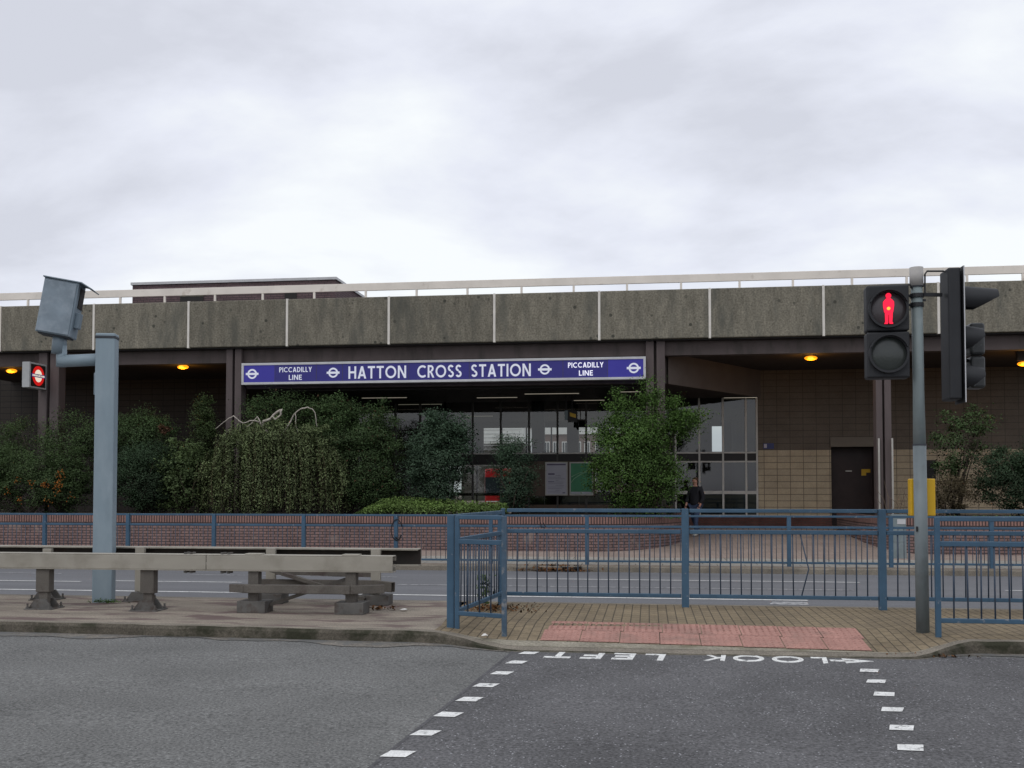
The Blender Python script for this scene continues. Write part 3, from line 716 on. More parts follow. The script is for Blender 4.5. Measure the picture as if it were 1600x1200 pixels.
# dark hall piers and notice board backing
for pa_, pb_, y_ in ((831, 850, GY + .25), (886, 904, GY + 2.0), (1040, 1056, GY + .1), (934, 952, GY + .1)):
    mb = MB(); mb.box(X(pa_, y_), X(pb_, y_), y_, y_ + .35, 0, cz); mb.build('hall_pier', M_black, bld)
mb = MB(); mb.box(X(800, GY - .1), X(930, GY - .1), GY - .16, GY - .13, Z(850, 775, GY), Z(850, 721, GY)); mb.build('board_backing', M_bframe, bld)
# rear glazing of the hall
zr0, zr1 = Z(860, 668, 46), Z(860, 707, 46)
mb = MB(); mb.box(xgl, xgr, 45.9, 46.1, zr0, cz); mb.build('rear_header', M_inter, bld)
glazing('rear_window_frame', 46, xgl, xgr, 1.15, zr0, [(zr1 - .1, .2, M_black), (1.2, .12, M_mul)], M_mul, None, .22)
mb = MB(); mb.box(xgl, X(742, 46), 45.6, 45.8, 2.6, 4.2); mb.box(X(742, 46), X(757, 46), 45.6, 45.8, 2.7, 4.2); mb.build('rear_wall_panel', M_inter, bld)
mb = MB(); yr = 45.7; za_, zb_ = Z(1120, 706, yr), Z(1120, 664, yr)
mb.box(X(1040, yr), X(1113, yr), yr, yr + .1, .2, cz); mb.box(X(1113, yr), X(1131, yr), yr, yr + .1, .2, za_); mb.box(X(1113, yr), X(1131, yr), yr, yr + .1, zb_, cz); mb.box(X(1131, yr), xgr, yr, yr + .1, .2, cz); mb.build('rear_wall_panel', M_inter, bld)
mb = MB(); mb.box(X(800, yr), X(1040, yr), yr, yr + .1, .2, 1.25); mb.build('rear_wall_panel', M_black, bld)
mb = MB(); mb.box(xcl, xcr, PY + .62, PY + .755, cz, beam_b + .118); mb.build('entrance_downstand', M_beam, bld)
mb = MB(); mb.box(xgl - 1, xgr + .2, 45.95, 46.2, cz + .001, ptop - .51); mb.build('rear_parapet', M_inter, bld)

# ---- roof railing
HY = PY + .35
rl = thing('roof_railing', 'pale cream flat rail on short posts along the top of the concrete parapet', 'railing', (0, HY, ptop))
ht, hb = Z(800, 436.5, HY), Z(800, 448.5, HY)
mb = MB(); mb.box(x0, x1, HY - .03, HY + .03, hb, ht); mb.build('rail', M_cream, rl, bevel=.008)
for p in (-60, 39, 112, 184, 254, 333, 408, 489, 570, 650, 730, 815, 897, 981, 1066, 1158, 1242, 1335, 1421, 1516, 1604, 1690):
    xp = X(p, HY); mb = MB(); mb.box(xp - .03, xp + .03, HY - .025, HY + .025, ptop - .4, hb - .001); mb.build('post', M_cream, rl)

# ---- brick plant room on the roof
BY = 33.5
bx0, bx1 = X(203, BY), X(522, BY); bz = Z(522, 437, BY)
d = ray(566, 450); by1 = BY + 4.2
pr = thing('plant_room', 'flat roofed dark brick plant room standing on the station roof behind the cream rail', 'building', (bx0, BY, ptop - .3))
mb = MB(); mb.box(bx0, bx1, BY, BY + .2, ptop - .3, bz); mb.build('front_wall', M_darkbrick, pr)
mb = MB(); mb.box(bx1 - .2, bx1 - .001, BY + .201, by1, ptop - .3, bz); mb.box(bx0 + .001, bx0 + .2, BY + .201, by1, ptop - .3, bz); mb.build('side_walls', M_darkbrick2, pr)
mb = MB(); mb.box(bx0 - .05, bx1 + .05, BY - .05, by1 + .05, bz + .001, bz + .09); mb.build('roof_edge', M_frame, pr)
for p0, p1 in ((282, 318), (445, 464)):
    a = at(p0, 467, BY); b = at(p1, 472, BY)
    mb = MB(); mb.box(a.x, b.x, BY - .02, BY - .003, b.z - .1, Z(300, 463.5 if p0 < 400 else 459.5, BY)); v = mb.build('vent', M_black, pr)
    mb = MB(); zt2 = Z(300, 463.5 if p0 < 400 else 459.5, BY); mb.box(a.x - .02, b.x + .02, BY - .035, BY - .004, zt2 + .001, zt2 + .13); mb.build('vent_lintel', M_conc, v)

# ================================================================ SIGNS ON THE STATION
SY = PY + .12
sx0, sx1 = X(376, SY), X(1010, SY); sz0 = Z(1010, 592.5, SY); sz1 = Z(1010, 557, SY)
sg = thing('name_board', 'long blue illuminated name board with white lettering and roundels between two brown columns', 'sign', (sx0, SY, sz0))
ft = .07
cuts = [sx0 + ft] + [X(p, SY) for p in (428, 493, 534, 638, 733, 826, 880, 950)] + [sx1 - ft]
for k, (a, b) in enumerate(zip(cuts, cuts[1:])):
    mb = MB(); mb.box(a + .001, b - .001, SY, SY + .2, sz0 + ft, sz1 - ft); mb.build('panel', M_sign2 if k in (0, 8) else M_sign, sg)
mb = MB(); mb.box(sx0, sx1, SY - .03, SY + .22, sz1 - ft, sz1); mb.box(sx0, sx1, SY - .03, SY + .22, sz0, sz0 + ft)
mb.box(sx0, sx0 + ft, SY - .03, SY + .22, sz0 + ft, sz1 - ft); mb.box(sx1 - ft, sx1, SY - .03, SY + .22, sz0 + ft, sz1 - ft)
mb.build('frame', M_frame, sg, bevel=.006)
mb = MB()
for p in (428, 493, 534, 638, 733, 826, 880, 950): xj = X(p, SY); mb.box(xj - .006, xj + .006, SY - .003, SY, sz0 + ft, sz1 - ft)
mb.build('panel_seam', M_mul, sg)
zc = (sz0 + sz1) / 2; ih = sz1 - sz0 - 2 * ft
EX, EZ = Vector((1, 0, 0)), Vector((0, 0, 1))
def board_words(s, pl_, pr_, zb, h):
    mb = MB(); a = X(pl_, SY); b = X(pr_, SY); write(mb, s, (a, SY - .001, zb), EX, EZ, h, w=.165, gap=.15, width=b - a, th=.006); return mb.build('lettering', M_letter2 if pl_ > 880 else M_letter, sg)
capH = .365
for s, a, b in (('HATTON', 543.5, 634), ('CROSS', 651.5, 721), ('STATION', 736, 829.5)): board_words(s, a, b, zc - capH / 2 - .005, capH)
for s, a, b, k in (('PICCADILLY', 435, 486, .045), ('LINE', 450, 470.5, -.185), ('PICCADILLY', 888, 943.5, .045), ('LINE', 905, 927, -.185)): board_words(s, a, b, zc + k - .01, .15)
def roundel(c, r, parent, m1, ax, ay, mbar=None, th=.006):
    mb = MB(); mb.ring(c, ax, ay, r * .66, r, th); o = mb.build('roundel_ring', m1, parent)
    mb = MB(); c2 = Vector(c); q = r * 1.32; hh = r * .22
    mb.prism([(-q, -hh), (q, -hh), (q, hh), (-q, hh)], c2, ax, ay, th + .003); mb.build('roundel_bar', mbar or m1, parent)
for p in (392.5, 519.5, 851.5, 991): roundel((X(p, SY), SY - .001, zc), .148, sg, M_letter, EX, EZ)

# projecting roundel box
RY = 28.3; rx0 = X(43, RY)
a = at(43, 605, RY); b = at(43, 565, RY); hgt = b.z - a.z
rs = thing('roundel_sign', 'small projecting light box with a glowing red roundel on black, fixed to the left column', 'sign', (rx0, RY, a.z))
mb = MB(); mb.box(rx0 - .24, rx0, RY, RY + .88, a.z, b.z); mb.build('case', M_case, rs, bevel=.012)
mb = MB(); mb.box(rx0 + .001, rx0 + .006, RY + .07, RY + .81, a.z + .05, b.z - .05); mb.build('face', M_black, rs)
ctr = Vector((rx0 + .006, RY + .44, (a.z + b.z) / 2)); AX, AY = Vector((0, 1, 0)), Vector((0, 0, 1))
mb = MB(); mb.disc(ctr, AX, AY, .20, .003); mb.build('roundel_disc', M_rwhite, rs)
mb = MB(); mb.ring(ctr, AX, AY, .19, .30, .005); mb.build('roundel_ring', M_rred, rs)
mb = MB(); mb.prism([(-.35, -.05), (.35, -.05), (.35, .05), (-.35, .05)], ctr, AX, AY, .008); mb.build('roundel_bar', M_rblue, rs)
mb = MB(); write(mb, 'UNDERGROUND', ctr + Vector((.008, -.31, -.028)), AX, AY, .056, w=.2, gap=.15, width=.62, th=.002); mb.build('lettering', M_rwhite, rs)
mb = MB(); mb.box(rx0 - .16, rx0 - .08, RY + .88, RY + 1.0, a.z + .1, a.z + .2); mb.box(rx0 - .16, rx0 - .08, RY + .88, RY + 1.0, b.z - .2, b.z - .1); mb.build('bracket', M_mul, rs)

# notice boards beside the entrance
NY = GY - .18
def notice(nm, label, p0, p1, m):
    a = at(p0[0], p0[1], NY); b = at(p1[0], p1[1], NY); t = thing(nm, label, 'notice board', (a.x, NY, b.z))
    mb = MB(); mb.box(a.x, b.x, NY - .03, NY, b.z, a.z); mb.build('frame', M_bframe if 0 else M_alu, t)
    mb = MB(); mb.box(a.x + .04, b.x - .04, NY - .036, NY - .031, b.z + .04, a.z - .04); mb.build('sheet', m, t); return t, a, b
t, a, b = notice('notice_board', 'white poster board of printed lines below the glazing', (852, 722), (887, 774), M_poster)
mb = MB(); W_ = b.x - a.x; H_ = a.z - b.z
mb.box(a.x + .06, b.x - .06, NY - .040, NY - .037, a.z - .11, a.z - .06)
mb.box(a.x + .10, a.x + .32, NY - .040, NY - .037, a.z - .43, a.z - .38); mb.box(a.x + .10, a.x + .30, NY - .040, NY - .037, a.z - .68, a.z - .655)
for k in range(11): mb.box(a.x + .10 + .25 * (k % 3 == 0), a.x + .4 + random.uniform(0, .28), NY - .040, NY - .037, a.z - .46 - k * .055, a.z - .452 - k * .055)
mb.box(b.x - .17, b.x - .08, NY - .040, NY - .037, b.z + .07, b.z + .10); mb.build('printing', M_postertxt, t)
t, a, b = notice('notice_board', 'green map poster with pale curving lines beside the white one', (890, 722), (927, 774), M_posterg)
mb = MB()
for c in (((.06, .62), (.3, .74), (.55, .80), (.78, 1.0)), ((.05, .42), (.15, .56), (.4, .72), (.78, .86))):
    mb.tube([(a.x + x_, NY - .038, b.z + z_) for x_, z_ in c], .013, 6)
mb.build('map_line', M_posterl, t)
mb = MB(); mb.box(a.x + .05, b.x - .05, NY - .040, NY - .037, b.z + .05, b.z + .12); mb.build('legend_strip', M_poster, t)
p = at(1201, 697, GY - .03)
tq = thing('wall_plaque', 'small blue and white plaque on the brown tiles beside the glazing', 'sign', (p.x, GY, p.z))
mb = MB(); mb.box(p.x - .17, p.x + .17, GY - .03, GY - .012, p.z - .09, p.z + .09); mb.build('plate', M_rblue if 0 else mat('plaque_blue', (.05, .06, .16), .5, .1, 4), tq)
mb = MB(); mb.box(p.x - .15, p.x - .06, GY - .035, GY - .031, p.z - .06, p.z + .07); mb.build('white_panel', M_poster, tq)
# hanging way-out sign under the entrance ceiling
p0 = at(889, 643, 32.5); p1 = at(900, 658, 32.5)
hs = thing('hanging_sign', 'small black hanging sign with a yellow panel below the entrance ceiling', 'sign', (p0.x, 32.5, p1.z))
mb = MB(); mb.box(p0.x - .04, p1.x + .04, 32.5, 32.62, p1.z - .03, p0.z + .03); mb.build('case', M_black, hs)
mb = MB(); mb.prism([(.03, .16), (.22, .10), (.22, .22), (.03, .28)], (p0.x, 32.499, p1.z), EX, EZ, .006); mb.build('yellow_panel', M_yellow, hs)
mb = MB(); mb.box(p0.x + .08, p0.x + .11, 32.55, 32.58, p0.z + .031, cz - .051); mb.build('hanger', M_black, hs)
p0 = at(882, 641, 32.5); p1 = at(888, 656, 32.5)
lb = thing('loudspeaker_box', 'small grey box hanging left of the black hanging sign', 'loudspeaker', (p0.x, 32.5, p1.z))
mb = MB(); mb.box(p0.x, p1.x, 32.5, 32.65, p1.z, p0.z); mb.build('case', M_cab, lb, bevel=.02)
mb = MB(); mb.box(p0.x + .03, p0.x + .07, 32.55, 32.6, p0.z + .001, cz - .051); mb.build('hanger', M_black, lb)

# ================================================================ LAMPS UNDER THE CANOPY
LG = 'orange bulkhead lamps under the station canopy'
for px_, py_, lab in ((18, 579, 'orange bulkhead lamp behind the projecting roundel sign, half hidden'), (286, 573, 'orange bulkhead lamp glowing between the grey camera post and the name board'),
                      (1267, 559, 'orange bulkhead lamp glowing above the brown tiled wall left of the red man signal'), (1600, 568, 'orange bulkhead lamp at the far right end of the canopy, right of the signals')):
    y_ = 30.6; p = at(px_, py_, y_)
    t = thing('canopy_lamp', lab, 'lamp', (p.x, y_, p.z), LG)
    mb = MB(); mb.ball((p.x, y_, p.z - .01), .185, (1, .55, .36), 16, 10); mb.build('glow_lens', M_sodium, t, smooth=True)
    mb = MB(); mb.ball((p.x - .02, y_ - .06, p.z - .012), .09, (1.1, .7, .5), 12, 8); mb.build('lamp_tube', M_sodium2, t, smooth=True)
    mb = MB(); mb.box(p.x - .2, p.x + .2, y_ - .08, y_ + .08, p.z + .08, beam_b + .119); mb.build('base', M_mul, t)
    ld_ = bpy.data.lights.new('lamp_light', 'POINT'); ld_.energy = 14; ld_.color = (1, .45, .06); ld_.shadow_soft_size = .12
    lo_ = bpy.data.objects.new('lamp_light', ld_); C.objects.link(lo_); lo_.parent = t; lo_.location = (0, -.05, -.22)
TGR = 'fluorescent strip lights in the entrance ceiling'
for (xa, xb, y_, d) in ((565, 635, 32.2, 'nearest strip light, directly below the first word of the name board'), (745, 808, 32.6, 'strip light left of the hanging sign'), (820, 905, 31.5, 'strip light under the third word of the name board'),
                     (622, 690, 35.5, 'strip light behind the tall green bush'), (897, 945, 34.0, 'strip light near the leafy tree top'), (560, 612, 38.5, 'strip light just above the tall bush crown'),
                     (727, 770, 41.5, 'deepest strip light inside the hall left of the dark pier'), (970, 1002, 31.2, 'bright strip light at the right end of the name board'), (1132, 1184, 34.3, 'strip light at the head of the right hand glazing')):
    a, b = X(xa, y_), X(xb, y_); t = thing('strip_light', d, 'light', (a, y_, cz), TGR)
    zl = cz - (.075 if y_ < 34.2 else .02)
    mb = MB(); mb.box(a, b, y_ - .02, y_ + .02, zl - .018, zl); mb.build('tube', M_strip, t)
    mb = MB(); mb.box(a - .03, b + .03, y_ - .05, y_ + .05, zl + .001, zl + .02); mb.build('holder', M_black, t)

# ================================================================ GUARDRAILS
def frail_bay(t, p0, p1, zt, zm, zb, pitch_, mid=True, rr=.008, bent=None):
    """one bay of pedestrian rail between two posts: top, mid and bottom rails plus a panel of bars"""
    p0 = Vector(p0); p1 = Vector(p1); d = (p1 - p0); l = d.length; d.normalize()
    for nm, z, h in (('top_rail', zt, .045), ('mid_rail', zm, .05), ('bottom_rail', zb, .045)):
        mb = MB(); mb.bar(p0 + Vector((0, 0, z)), p1 + Vector((0, 0, z)), .04, h); mb.build(nm, M_blue, t, bevel=.006)
    mb = MB(); n = max(2, round(l / pitch_))
    for k in range(1, n):
        q = p0 + d * (l * k / n); zlo, zhi = zb + .02, zm - .02
        if bent and k in bent:
            s = bent[k]; mb.tube([q + Vector((-s * .6, 0, zhi)), q + Vector((s, 0, (zlo + zhi) / 2 - .05)), q + Vector((-s * .4, 0, zlo))], rr, 6)
        else: mb.tube([q + Vector((random.uniform(-.004, .004), 0, zlo)), q + Vector((random.uniform(-.004, .004), 0, zhi))], rr, 6)
    mb.build('bar_panel', M_bluebar, t, smooth=True)
def rpost(t, p, ztop, wd=.075, zb=-.05, lean=0):
    mb = MB(); mb.bar(Vector(p) + Vector((0, 0, zb)), Vector(p) + Vector((lean, 0, ztop)), wd, wd, (0, 1, 0)); mb.build('post', M_blue, t, bevel=.006)

MY = 12.62
mt = thing('guardrail', 'blue pedestrian guardrail along the far edge of the island behind the red tactile paving', 'railing', (X(790, MY), MY, 0))
zt_m, zm_m, zb_m = Z(1070, 798, MY), Z(1070, 831, MY), Z(1070, 931, MY)
mposts = [X(786, MY), X(1070, MY), X(1377, MY), X(1712, MY)]
for k, (a, b) in enumerate(zip(mposts, mposts[1:])):
    frail_bay(mt, (a + .05, MY, 0), (b - .05, MY, 0), zt_m, zm_m, zb_m, .124, bent={11: .06} if k == 1 else ({1: .0} if 0 else None))
for k, a in enumerate(mposts): rpost(mt, (a, MY, 0), zt_m + .025, .085 if k else .05)

NYR = 10.5
nt_ = thing('guardrail', 'blue guardrail panel at the near kerb right of the signal pole', 'railing', (X(1465, NYR), NYR, 0))
zt_n, zm_n, zb_n = Z(1500, 811, NYR), Z(1500, 850, NYR), Z(1500, 970, NYR)
a = X(1463, NYR); bq = a + 2.1
frail_bay(nt_, (a + .02, NYR, 0), (bq - .03, NYR, 0), zt_n, zm_n, zb_n, .125)
rpost(nt_, (a, NYR, 0), zt_n + .02, .05); rpost(nt_, (bq, NYR, 0), zt_n + .02, .05)

PA = at(705, 978, 10.46); PA.z = 0
XA = X(705, 10.5); PC = (X(788, 10.25), 10.25, islz(X(788, 10.25), 10.25))
st = thing('guardrail', 'blue guardrail running back across the island, left of the tactile paving', 'railing', (XA, 10.5, 0))
zt_s = Z(706, 807, 10.5); zm_s = Z(706, 845, 10.5); zb_s = Z(706, 957, 10.5)
frail_bay(st, (XA + .03, 10.55, 0), (X(783, 12.5), 12.52, 0), zt_s, zm_s, zb_s, .118)
rpost(st, (XA, 10.5, 0), zt_s + .02, .075)
rpost(st, (X(781, 12.5), 12.52, 0), zt_s - .01, .05)
rt = thing('guardrail', 'short blue return panel with a scuffed post at the left end of the tactile paving', 'railing', (PC[0], PC[1], 0))
frail_bay(rt, (XA + .07, 10.46, 0), (PC[0] - .02, 10.27, 0), zt_s - .005, zm_s - .005, zb_s, .122)
mb = MB(); mb.bar((PC[0], PC[1], -.15), (PC[0], PC[1], zt_s + .012), .05, .05, (0, 1, 0)); mb.build('post', mat('scuffed_blue', (.065, .105, .15), .6, .2, 9, stain=((.27, .26, .25), 11, .56, .72)), rt, bevel=.005)
mb = MB(); mb.bar((XA + .075, 10.455, -.05), (XA + .075, 10.455, zt_s + .01), .045, .045, (0, 1, 0)); mb.build('post', M_blue, rt, bevel=.005)

FYR = 22.95
ft_ = thing('guardrail', 'long blue guardrail on the far pavement in front of the brick planter walls', 'railing', (0, FYR, -.26))
zt_f, zm_f, zb_f = Z(917, 806, FYR), Z(917, 822.5, FYR), Z(917, 876.5, FYR)
fp = [X(p, FYR) for p in (-190, -57, 71, 201, 335, 475, 619, 767, 917, 1073, 1232, 1391, 1548, 1712)]
for a, b in zip(fp, fp[1:]): frail_bay(ft_, (a + .035, FYR, 0), (b - .035, FYR, 0), zt_f, zm_f, zb_f, .115, rr=.0075)
for a in fp: rpost(ft_, (a, FYR, 0), zt_f + .02, .085, zb=-.32)
# cables hung on the far rail
p = at(620, 828, FYR - .06)
cl = thing('cable_loop', 'loop of black cable hanging on a post of the far blue rail', 'cable', (p.x, FYR - .06, p.z - .25))
mb = MB(); mb.tube([(p.x + .13 * math.cos(k * PI / 8 + .3), FYR - .06 - .01 * math.sin(k), p.z + .24 * math.sin(k * PI / 8 + .3)) for k in range(15)], .012, 6); mb.build('loop', M_cable, cl, smooth=True)
mb = MB(); mb.tube([(p.x + .1, FYR - .065, p.z - .12), (p.x + .06, FYR - .065, p.z - .22), (p.x - .03, FYR - .065, p.z - .17)], .02, 6); mb.build('loose_end', M_cable, cl)
p = at(847, 818, FYR - .05)
cl = thing('cable_offcut', 'short hooked cable offcut snagged on the far blue rail behind the near rail', 'cable', (p.x, FYR - .05, p.z - .15))
mb = MB(); mb.tube([(p.x - .07, FYR - .05, p.z + .14), (p.x - .03, FYR - .05, p.z), (p.x - .02, FYR - .05, p.z - .1), (p.x + .08, FYR - .05, p.z - .08), (p.x + .03, FYR - .05, p.z + .02)], .011, 6); mb.build('cable', M_cable, cl)

# ================================================================ CRASH BARRIERS
def cprofile(mb, x0, x1, y, z0, z1, face, dp=.17, t=.012, lip=.05):
    q = mb
    """open box beam, solid face on the side face (-1 towards the camera), lips on the other"""
    yf = y; yb = y - face * dp
    lo = lambda a, b: (min(a, b), max(a, b))
    mb.box(x0, x1, *lo(yf, yf - face * t), z0 + t, z1 - t)
    mb.box(x0, x1, *lo(yf, yb), z1 - t, z1); mb.box(x0, x1, *lo(yf, yb), z0, z0 + t)
    mb.box(x0, x1, *lo(yb, yb + face * t), z1 - t - lip, z1 - t); mb.box(x0, x1, *lo(yb, yb + face * t), z0 + t, z0 + t + lip)
def trapfoot(t, x, y):
    mb = MB()
    mb.box(x - .17, x + .17, y - .15, y + .15, .0, .012)
    for yy in (y - .08, y + .08): mb.prism([(-.15, .012), (.15, .012), (.07, .12), (-.07, .12)], (x, yy + .01, 0), EX, EZ, .02)
    for dx in (-.14, .14):
        for dy in (-.12, .12): mb.tube([(x + dx, y + dy, .012), (x + dx, y + dy, .07)], .012, 6); mb.tube([(x + dx, y + dy, .012), (x + dx, y + dy, .03)], .022, 6)
    mb.build('foot', M_foot, t)
FB = 11.36
fx = X(614, FB); fz1, fz0 = Z(500, 868, FB), Z(500, 894, FB)
cb = thing('crash_barrier', 'front galvanised crash barrier with its solid face towards the road', 'crash barrier', (fx, FB, 0), 'crash barriers on the island')
jx = X(323, FB)
for k, (a, b) in enumerate(((-38, -20.003), (-20, -12.203), (-12.2, jx - .003), (jx + .003, fx))):
    mb = MB(); cprofile(mb, a, b, FB, fz0, fz1, -1); mb.build('beam', M_barrier, cb, bevel=.007)
mb = MB()
for dx in (-.27, -.20, .18, .26):
    for yy in (FB + .04, FB + .12):
        mb.tube([(jx + dx, yy, fz1), (jx + dx, yy, fz1 + .022)], .02, 6); mb.tube([(jx + dx, yy, fz0 - .03), (jx + dx, yy, fz0)], .02, 6)
mb.build('joint_bolts', M_foot, cb)
px4 = [X(p, FB + .1) for p in (-235, -80, 73, 235)]
for x in px4:
    mb = MB(); mb.box(x - .085, x + .085, FB + .04, FB + .15, .20, fz0 - .001); mb.box(x - .055, x + .055, FB + .06, FB + .13, .01, .20); mb.build('post', M_bpost, cb, bevel=.006); trapfoot(cb, x, FB + .09)
ends = [X(400, FB + .1), X(551, FB + .1)]
for x in ends:
    mb = MB(); mb.box(x - .062, x + .062, FB + .035, FB + .15, .12, fz0 - .001); mb.build('post', M_bpost, cb, bevel=.006)
    mb = MB(); mb.box(x - .17, x + .17, FB - .03, FB + .24, .0, .135); mb.build('foot', M_foot, cb, bevel=.006)
    mb = MB(); mb.box(x - .10, x + .10, FB + .02, FB + .15, fz1, fz1 + .014); mb.build('post_cap', M_barrier, cb, bevel=.004)
lz0_, lz1_ = Z(480, 927, FB), Z(480, 914, FB)
la, lb_, lc, ld = X(361, FB), X(385, FB), X(550, FB), X(597, FB); lm = (lz0_ + lz1_) / 2; lh = lz1_ - lz0_
mb = MB(); mb.bar((lb_, FB - .02, lm), (lc, FB - .02, lm), .09, lh); mb.bar((la, FB + .04, lm), (lb_ + .01, FB - .02, lm), .088, lh - .002); mb.bar((lc - .01, FB - .02, lm), (ld, FB + .12, lm + .004), .088, lh - .002)
mb.build('lower_rail', M_bpost, cb, bevel=.006)
mb = MB(); mb.bar((ends[0] + .1, FB + .16, .06), (ends[1], FB + .16, fz0 - .06), .04, .09, (0, -1, 0)); mb.build('brace', M_bpost, cb)

RB = 12.5
rxe = X(656, RB); rz1, rz0 = Z(500, 856, RB), Z(500, 882.5, RB)
rb = thing('crash_barrier', 'rear crash barrier showing its dark hollow back towards the camera', 'crash barrier', (rxe, RB, 0), 'crash barriers on the island')
mb = MB(); cprofile(mb, -42, X(240, RB) - .003, RB + .1, rz0, rz1, 1, .19, lip=.008); mb.build('beam', M_barrier, rb, bevel=.006)
mb = MB(); cprofile(mb, X(240, RB), rxe, RB + .1, rz0, rz1, 1, .19, lip=.008); mb.build('beam', M_barrier, rb, bevel=.006)
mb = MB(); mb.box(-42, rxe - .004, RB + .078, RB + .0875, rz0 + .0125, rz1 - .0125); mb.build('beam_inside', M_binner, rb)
for p in (-90, 85, 228, 430, 592):
    x = X(p, RB); mb = MB(); mb.box(x - .06, x + .06, RB - .15, RB - .095, .12, rz1 + (.0 if p in (430, 592, 228) else -.03)); mb.build('post', M_barrier, rb, bevel=.005)
    if p in (430, 592):
        mb = MB(); mb.box(x - .18, x + .18, RB - .24, RB + .03, 0, .125); mb.build('foot', M_foot, rb, bevel=.006)
    else: trapfoot(rb, x, RB - .12)
la, lb_, lc = X(408, RB), X(592, RB), X(624, RB); q0, q1 = Z(600, 920, RB), Z(600, 905, RB); lm = (q0 + q1) / 2
mb = MB(); mb.bar((la, RB - .19, lm), (lb_, RB - .19, lm), .08, q1 - q0)
# open tube end
e0 = Vector((lb_, RB - .19, lm)); e1 = Vector((lc, RB - .30, lm - .01)); dd = (e1 - e0).normalized(); sd = dd.cross(Vector((0, 0, 1))).normalized(); hh = (q1 - q0) / 2
for sgn in (-1, 1):
    mb.bar(e0 + sd * sgn * .036, e1 + sd * sgn * .036, .008, hh * 2); mb.bar(e0 + Vector((0, 0, sgn * (hh - .004))), e1 + Vector((0, 0, sgn * (hh - .004))), .063, .008)
mb.build('lower_rail', M_bpost, rb)
x0b, x1b = X(430, RB), X(592, RB)
mb = MB(); mb.bar((x0b + .05, RB - .26, rz0 - .05), (x1b - .1, RB - .26, .08), .04, .09, (0, -1, 0)); mb.build('brace', M_bpost, rb)
mb = MB(); mb.bar((x0b + .03, RB - .6, .35), (x1b, RB - .24, .45), .05, .1, (0, 0, 1)) if 0 else mb.bar((x0b - .02, RB - .19 + .08, .42), (x1b, RB - .11, .40), .04, .13); mb.build('stiffener', M_bpost, rb)

# ================================================================ SPEED CAMERA
P0 = atz(161, 941, 0.0); th = R(14.0)
def rz(a): return Matrix.Rotation(a, 3, 'Z')
Mz = rz(th)
sc_ = thing('speed_camera', 'grey speed camera box tilted on a bent arm beside its thick square post', 'speed camera', (P0.x, P0.y, 0))
ztop = Z(161, 521, P0.y); pw = .24
pc_ = Vector((P0.x - .025, P0.y + .06, 0))
mb = MB(); mb.obox(pc_ + Vector((0, 0, (ztop - .1) / 2)), (pw, pw * .8, ztop + .1), Mz); mb.build('post', M_grey, sc_, bevel=.012)
mb = MB(); mb.obox(pc_ + Vector((0, 0, ztop - .05 + .0)), (pw + .012, pw * .8 + .012, .035), Mz); mb.obox(pc_ + Vector((0, 0, ztop - .02)), (pw - .03, pw * .8 - .03, .04), Mz); mb.build('post_cap', M_cap, sc_, bevel=.006)
mb = MB(); mb.obox(pc_ + Mz @ Vector((-pw / 2 - .012, .0, Z(145, 600, P0.y))), (.02, .12, .28), Mz); mb.build('hatch', M_greyd, sc_, bevel=.004)
yh = P0.y + .06
az_ = Z(115, 564, yh); elb = at(97, 564, yh); rT = .075
mb = MB(); up = Vector((0, 0, 1))
mb.tube([pc_ + Vector((0, 0, az_ + .015)), Vector((elb.x - .02, yh, az_))], .078, 18)
mb.tube([Vector((elb.x - .005, yh, az_ - .072)), Vector((elb.x - .012, yh, az_ + .2))], .066, 18); ar = mb.build('arm', M_grey, sc_)
for p in ar.data.polygons: p.use_smooth = len(p.vertices) == 4
nk = at(92, 548, yh); nt2 = at(94, 518, yh)
mb = MB(); mb.tube([(nk.x, yh, nk.z - .04), (nt2.x, yh, nt2.z)], [.093, .085], 18); mb.build('neck', M_greyd, sc_, smooth=True)
# the housing, leaning over to the right
hc = at(95, 483, yh); tilt = R(9.0)
Mh = rz(R(17)) @ Matrix.Rotation(tilt, 3, 'Y')
Wb, Db, Hb = .425, .34, .70
def H(x, y, z): return hc + Mh @ Vector((x, y, z))
mb = MB(); mb.obox(hc, (Wb, Db, Hb), Mh); box_ = mb.build('housing', M_greyd, sc_, bevel=.012)
mb = MB(); mb.obox(H(-.005, -Db / 2 - .006, -.005), (Wb - .035, .012, Hb - .04), Mh); mb.build('side_door', mat('door_grey', (.215, .265, .31), .45, .2, 4, 7, stain=((.31, .36, .41), 5, .48, .7), spec=.4), box_, bevel=.004)
mb = MB(); mb.obox(H(.01, -.0, Hb / 2 + .008), (Wb + .05, Db + .05, .015), Mh)
Mv = Mh @ Matrix.Rotation(R(24), 3, 'Y'); cc = H(Wb / 2 + .03, 0, Hb / 2 + .008); mb.obox(cc + Mv @ Vector((.075, 0, 0)), (.15, Db + .05, .013), Mv); mb.build('hood', M_greyd, box_, bevel=.003)
mb = MB(); mb.obox(H(Wb / 2 + .004, .03, .17), (.012, Db - .14, .26), Mh); mb.build('camera_window', M_black, box_)
mb = MB(); mb.obox(H(Wb / 2 + .03, -.02, -.12), (.06, .13, .20), Mh); mb.build('flash_flap', M_greyd, box_, bevel=.006)
mb = MB(); mb.obox(H(0, 0, -Hb / 2 - .008), (Wb - .06, Db - .06, .016), Mh); mb.build('base_plate', M_cap, box_)

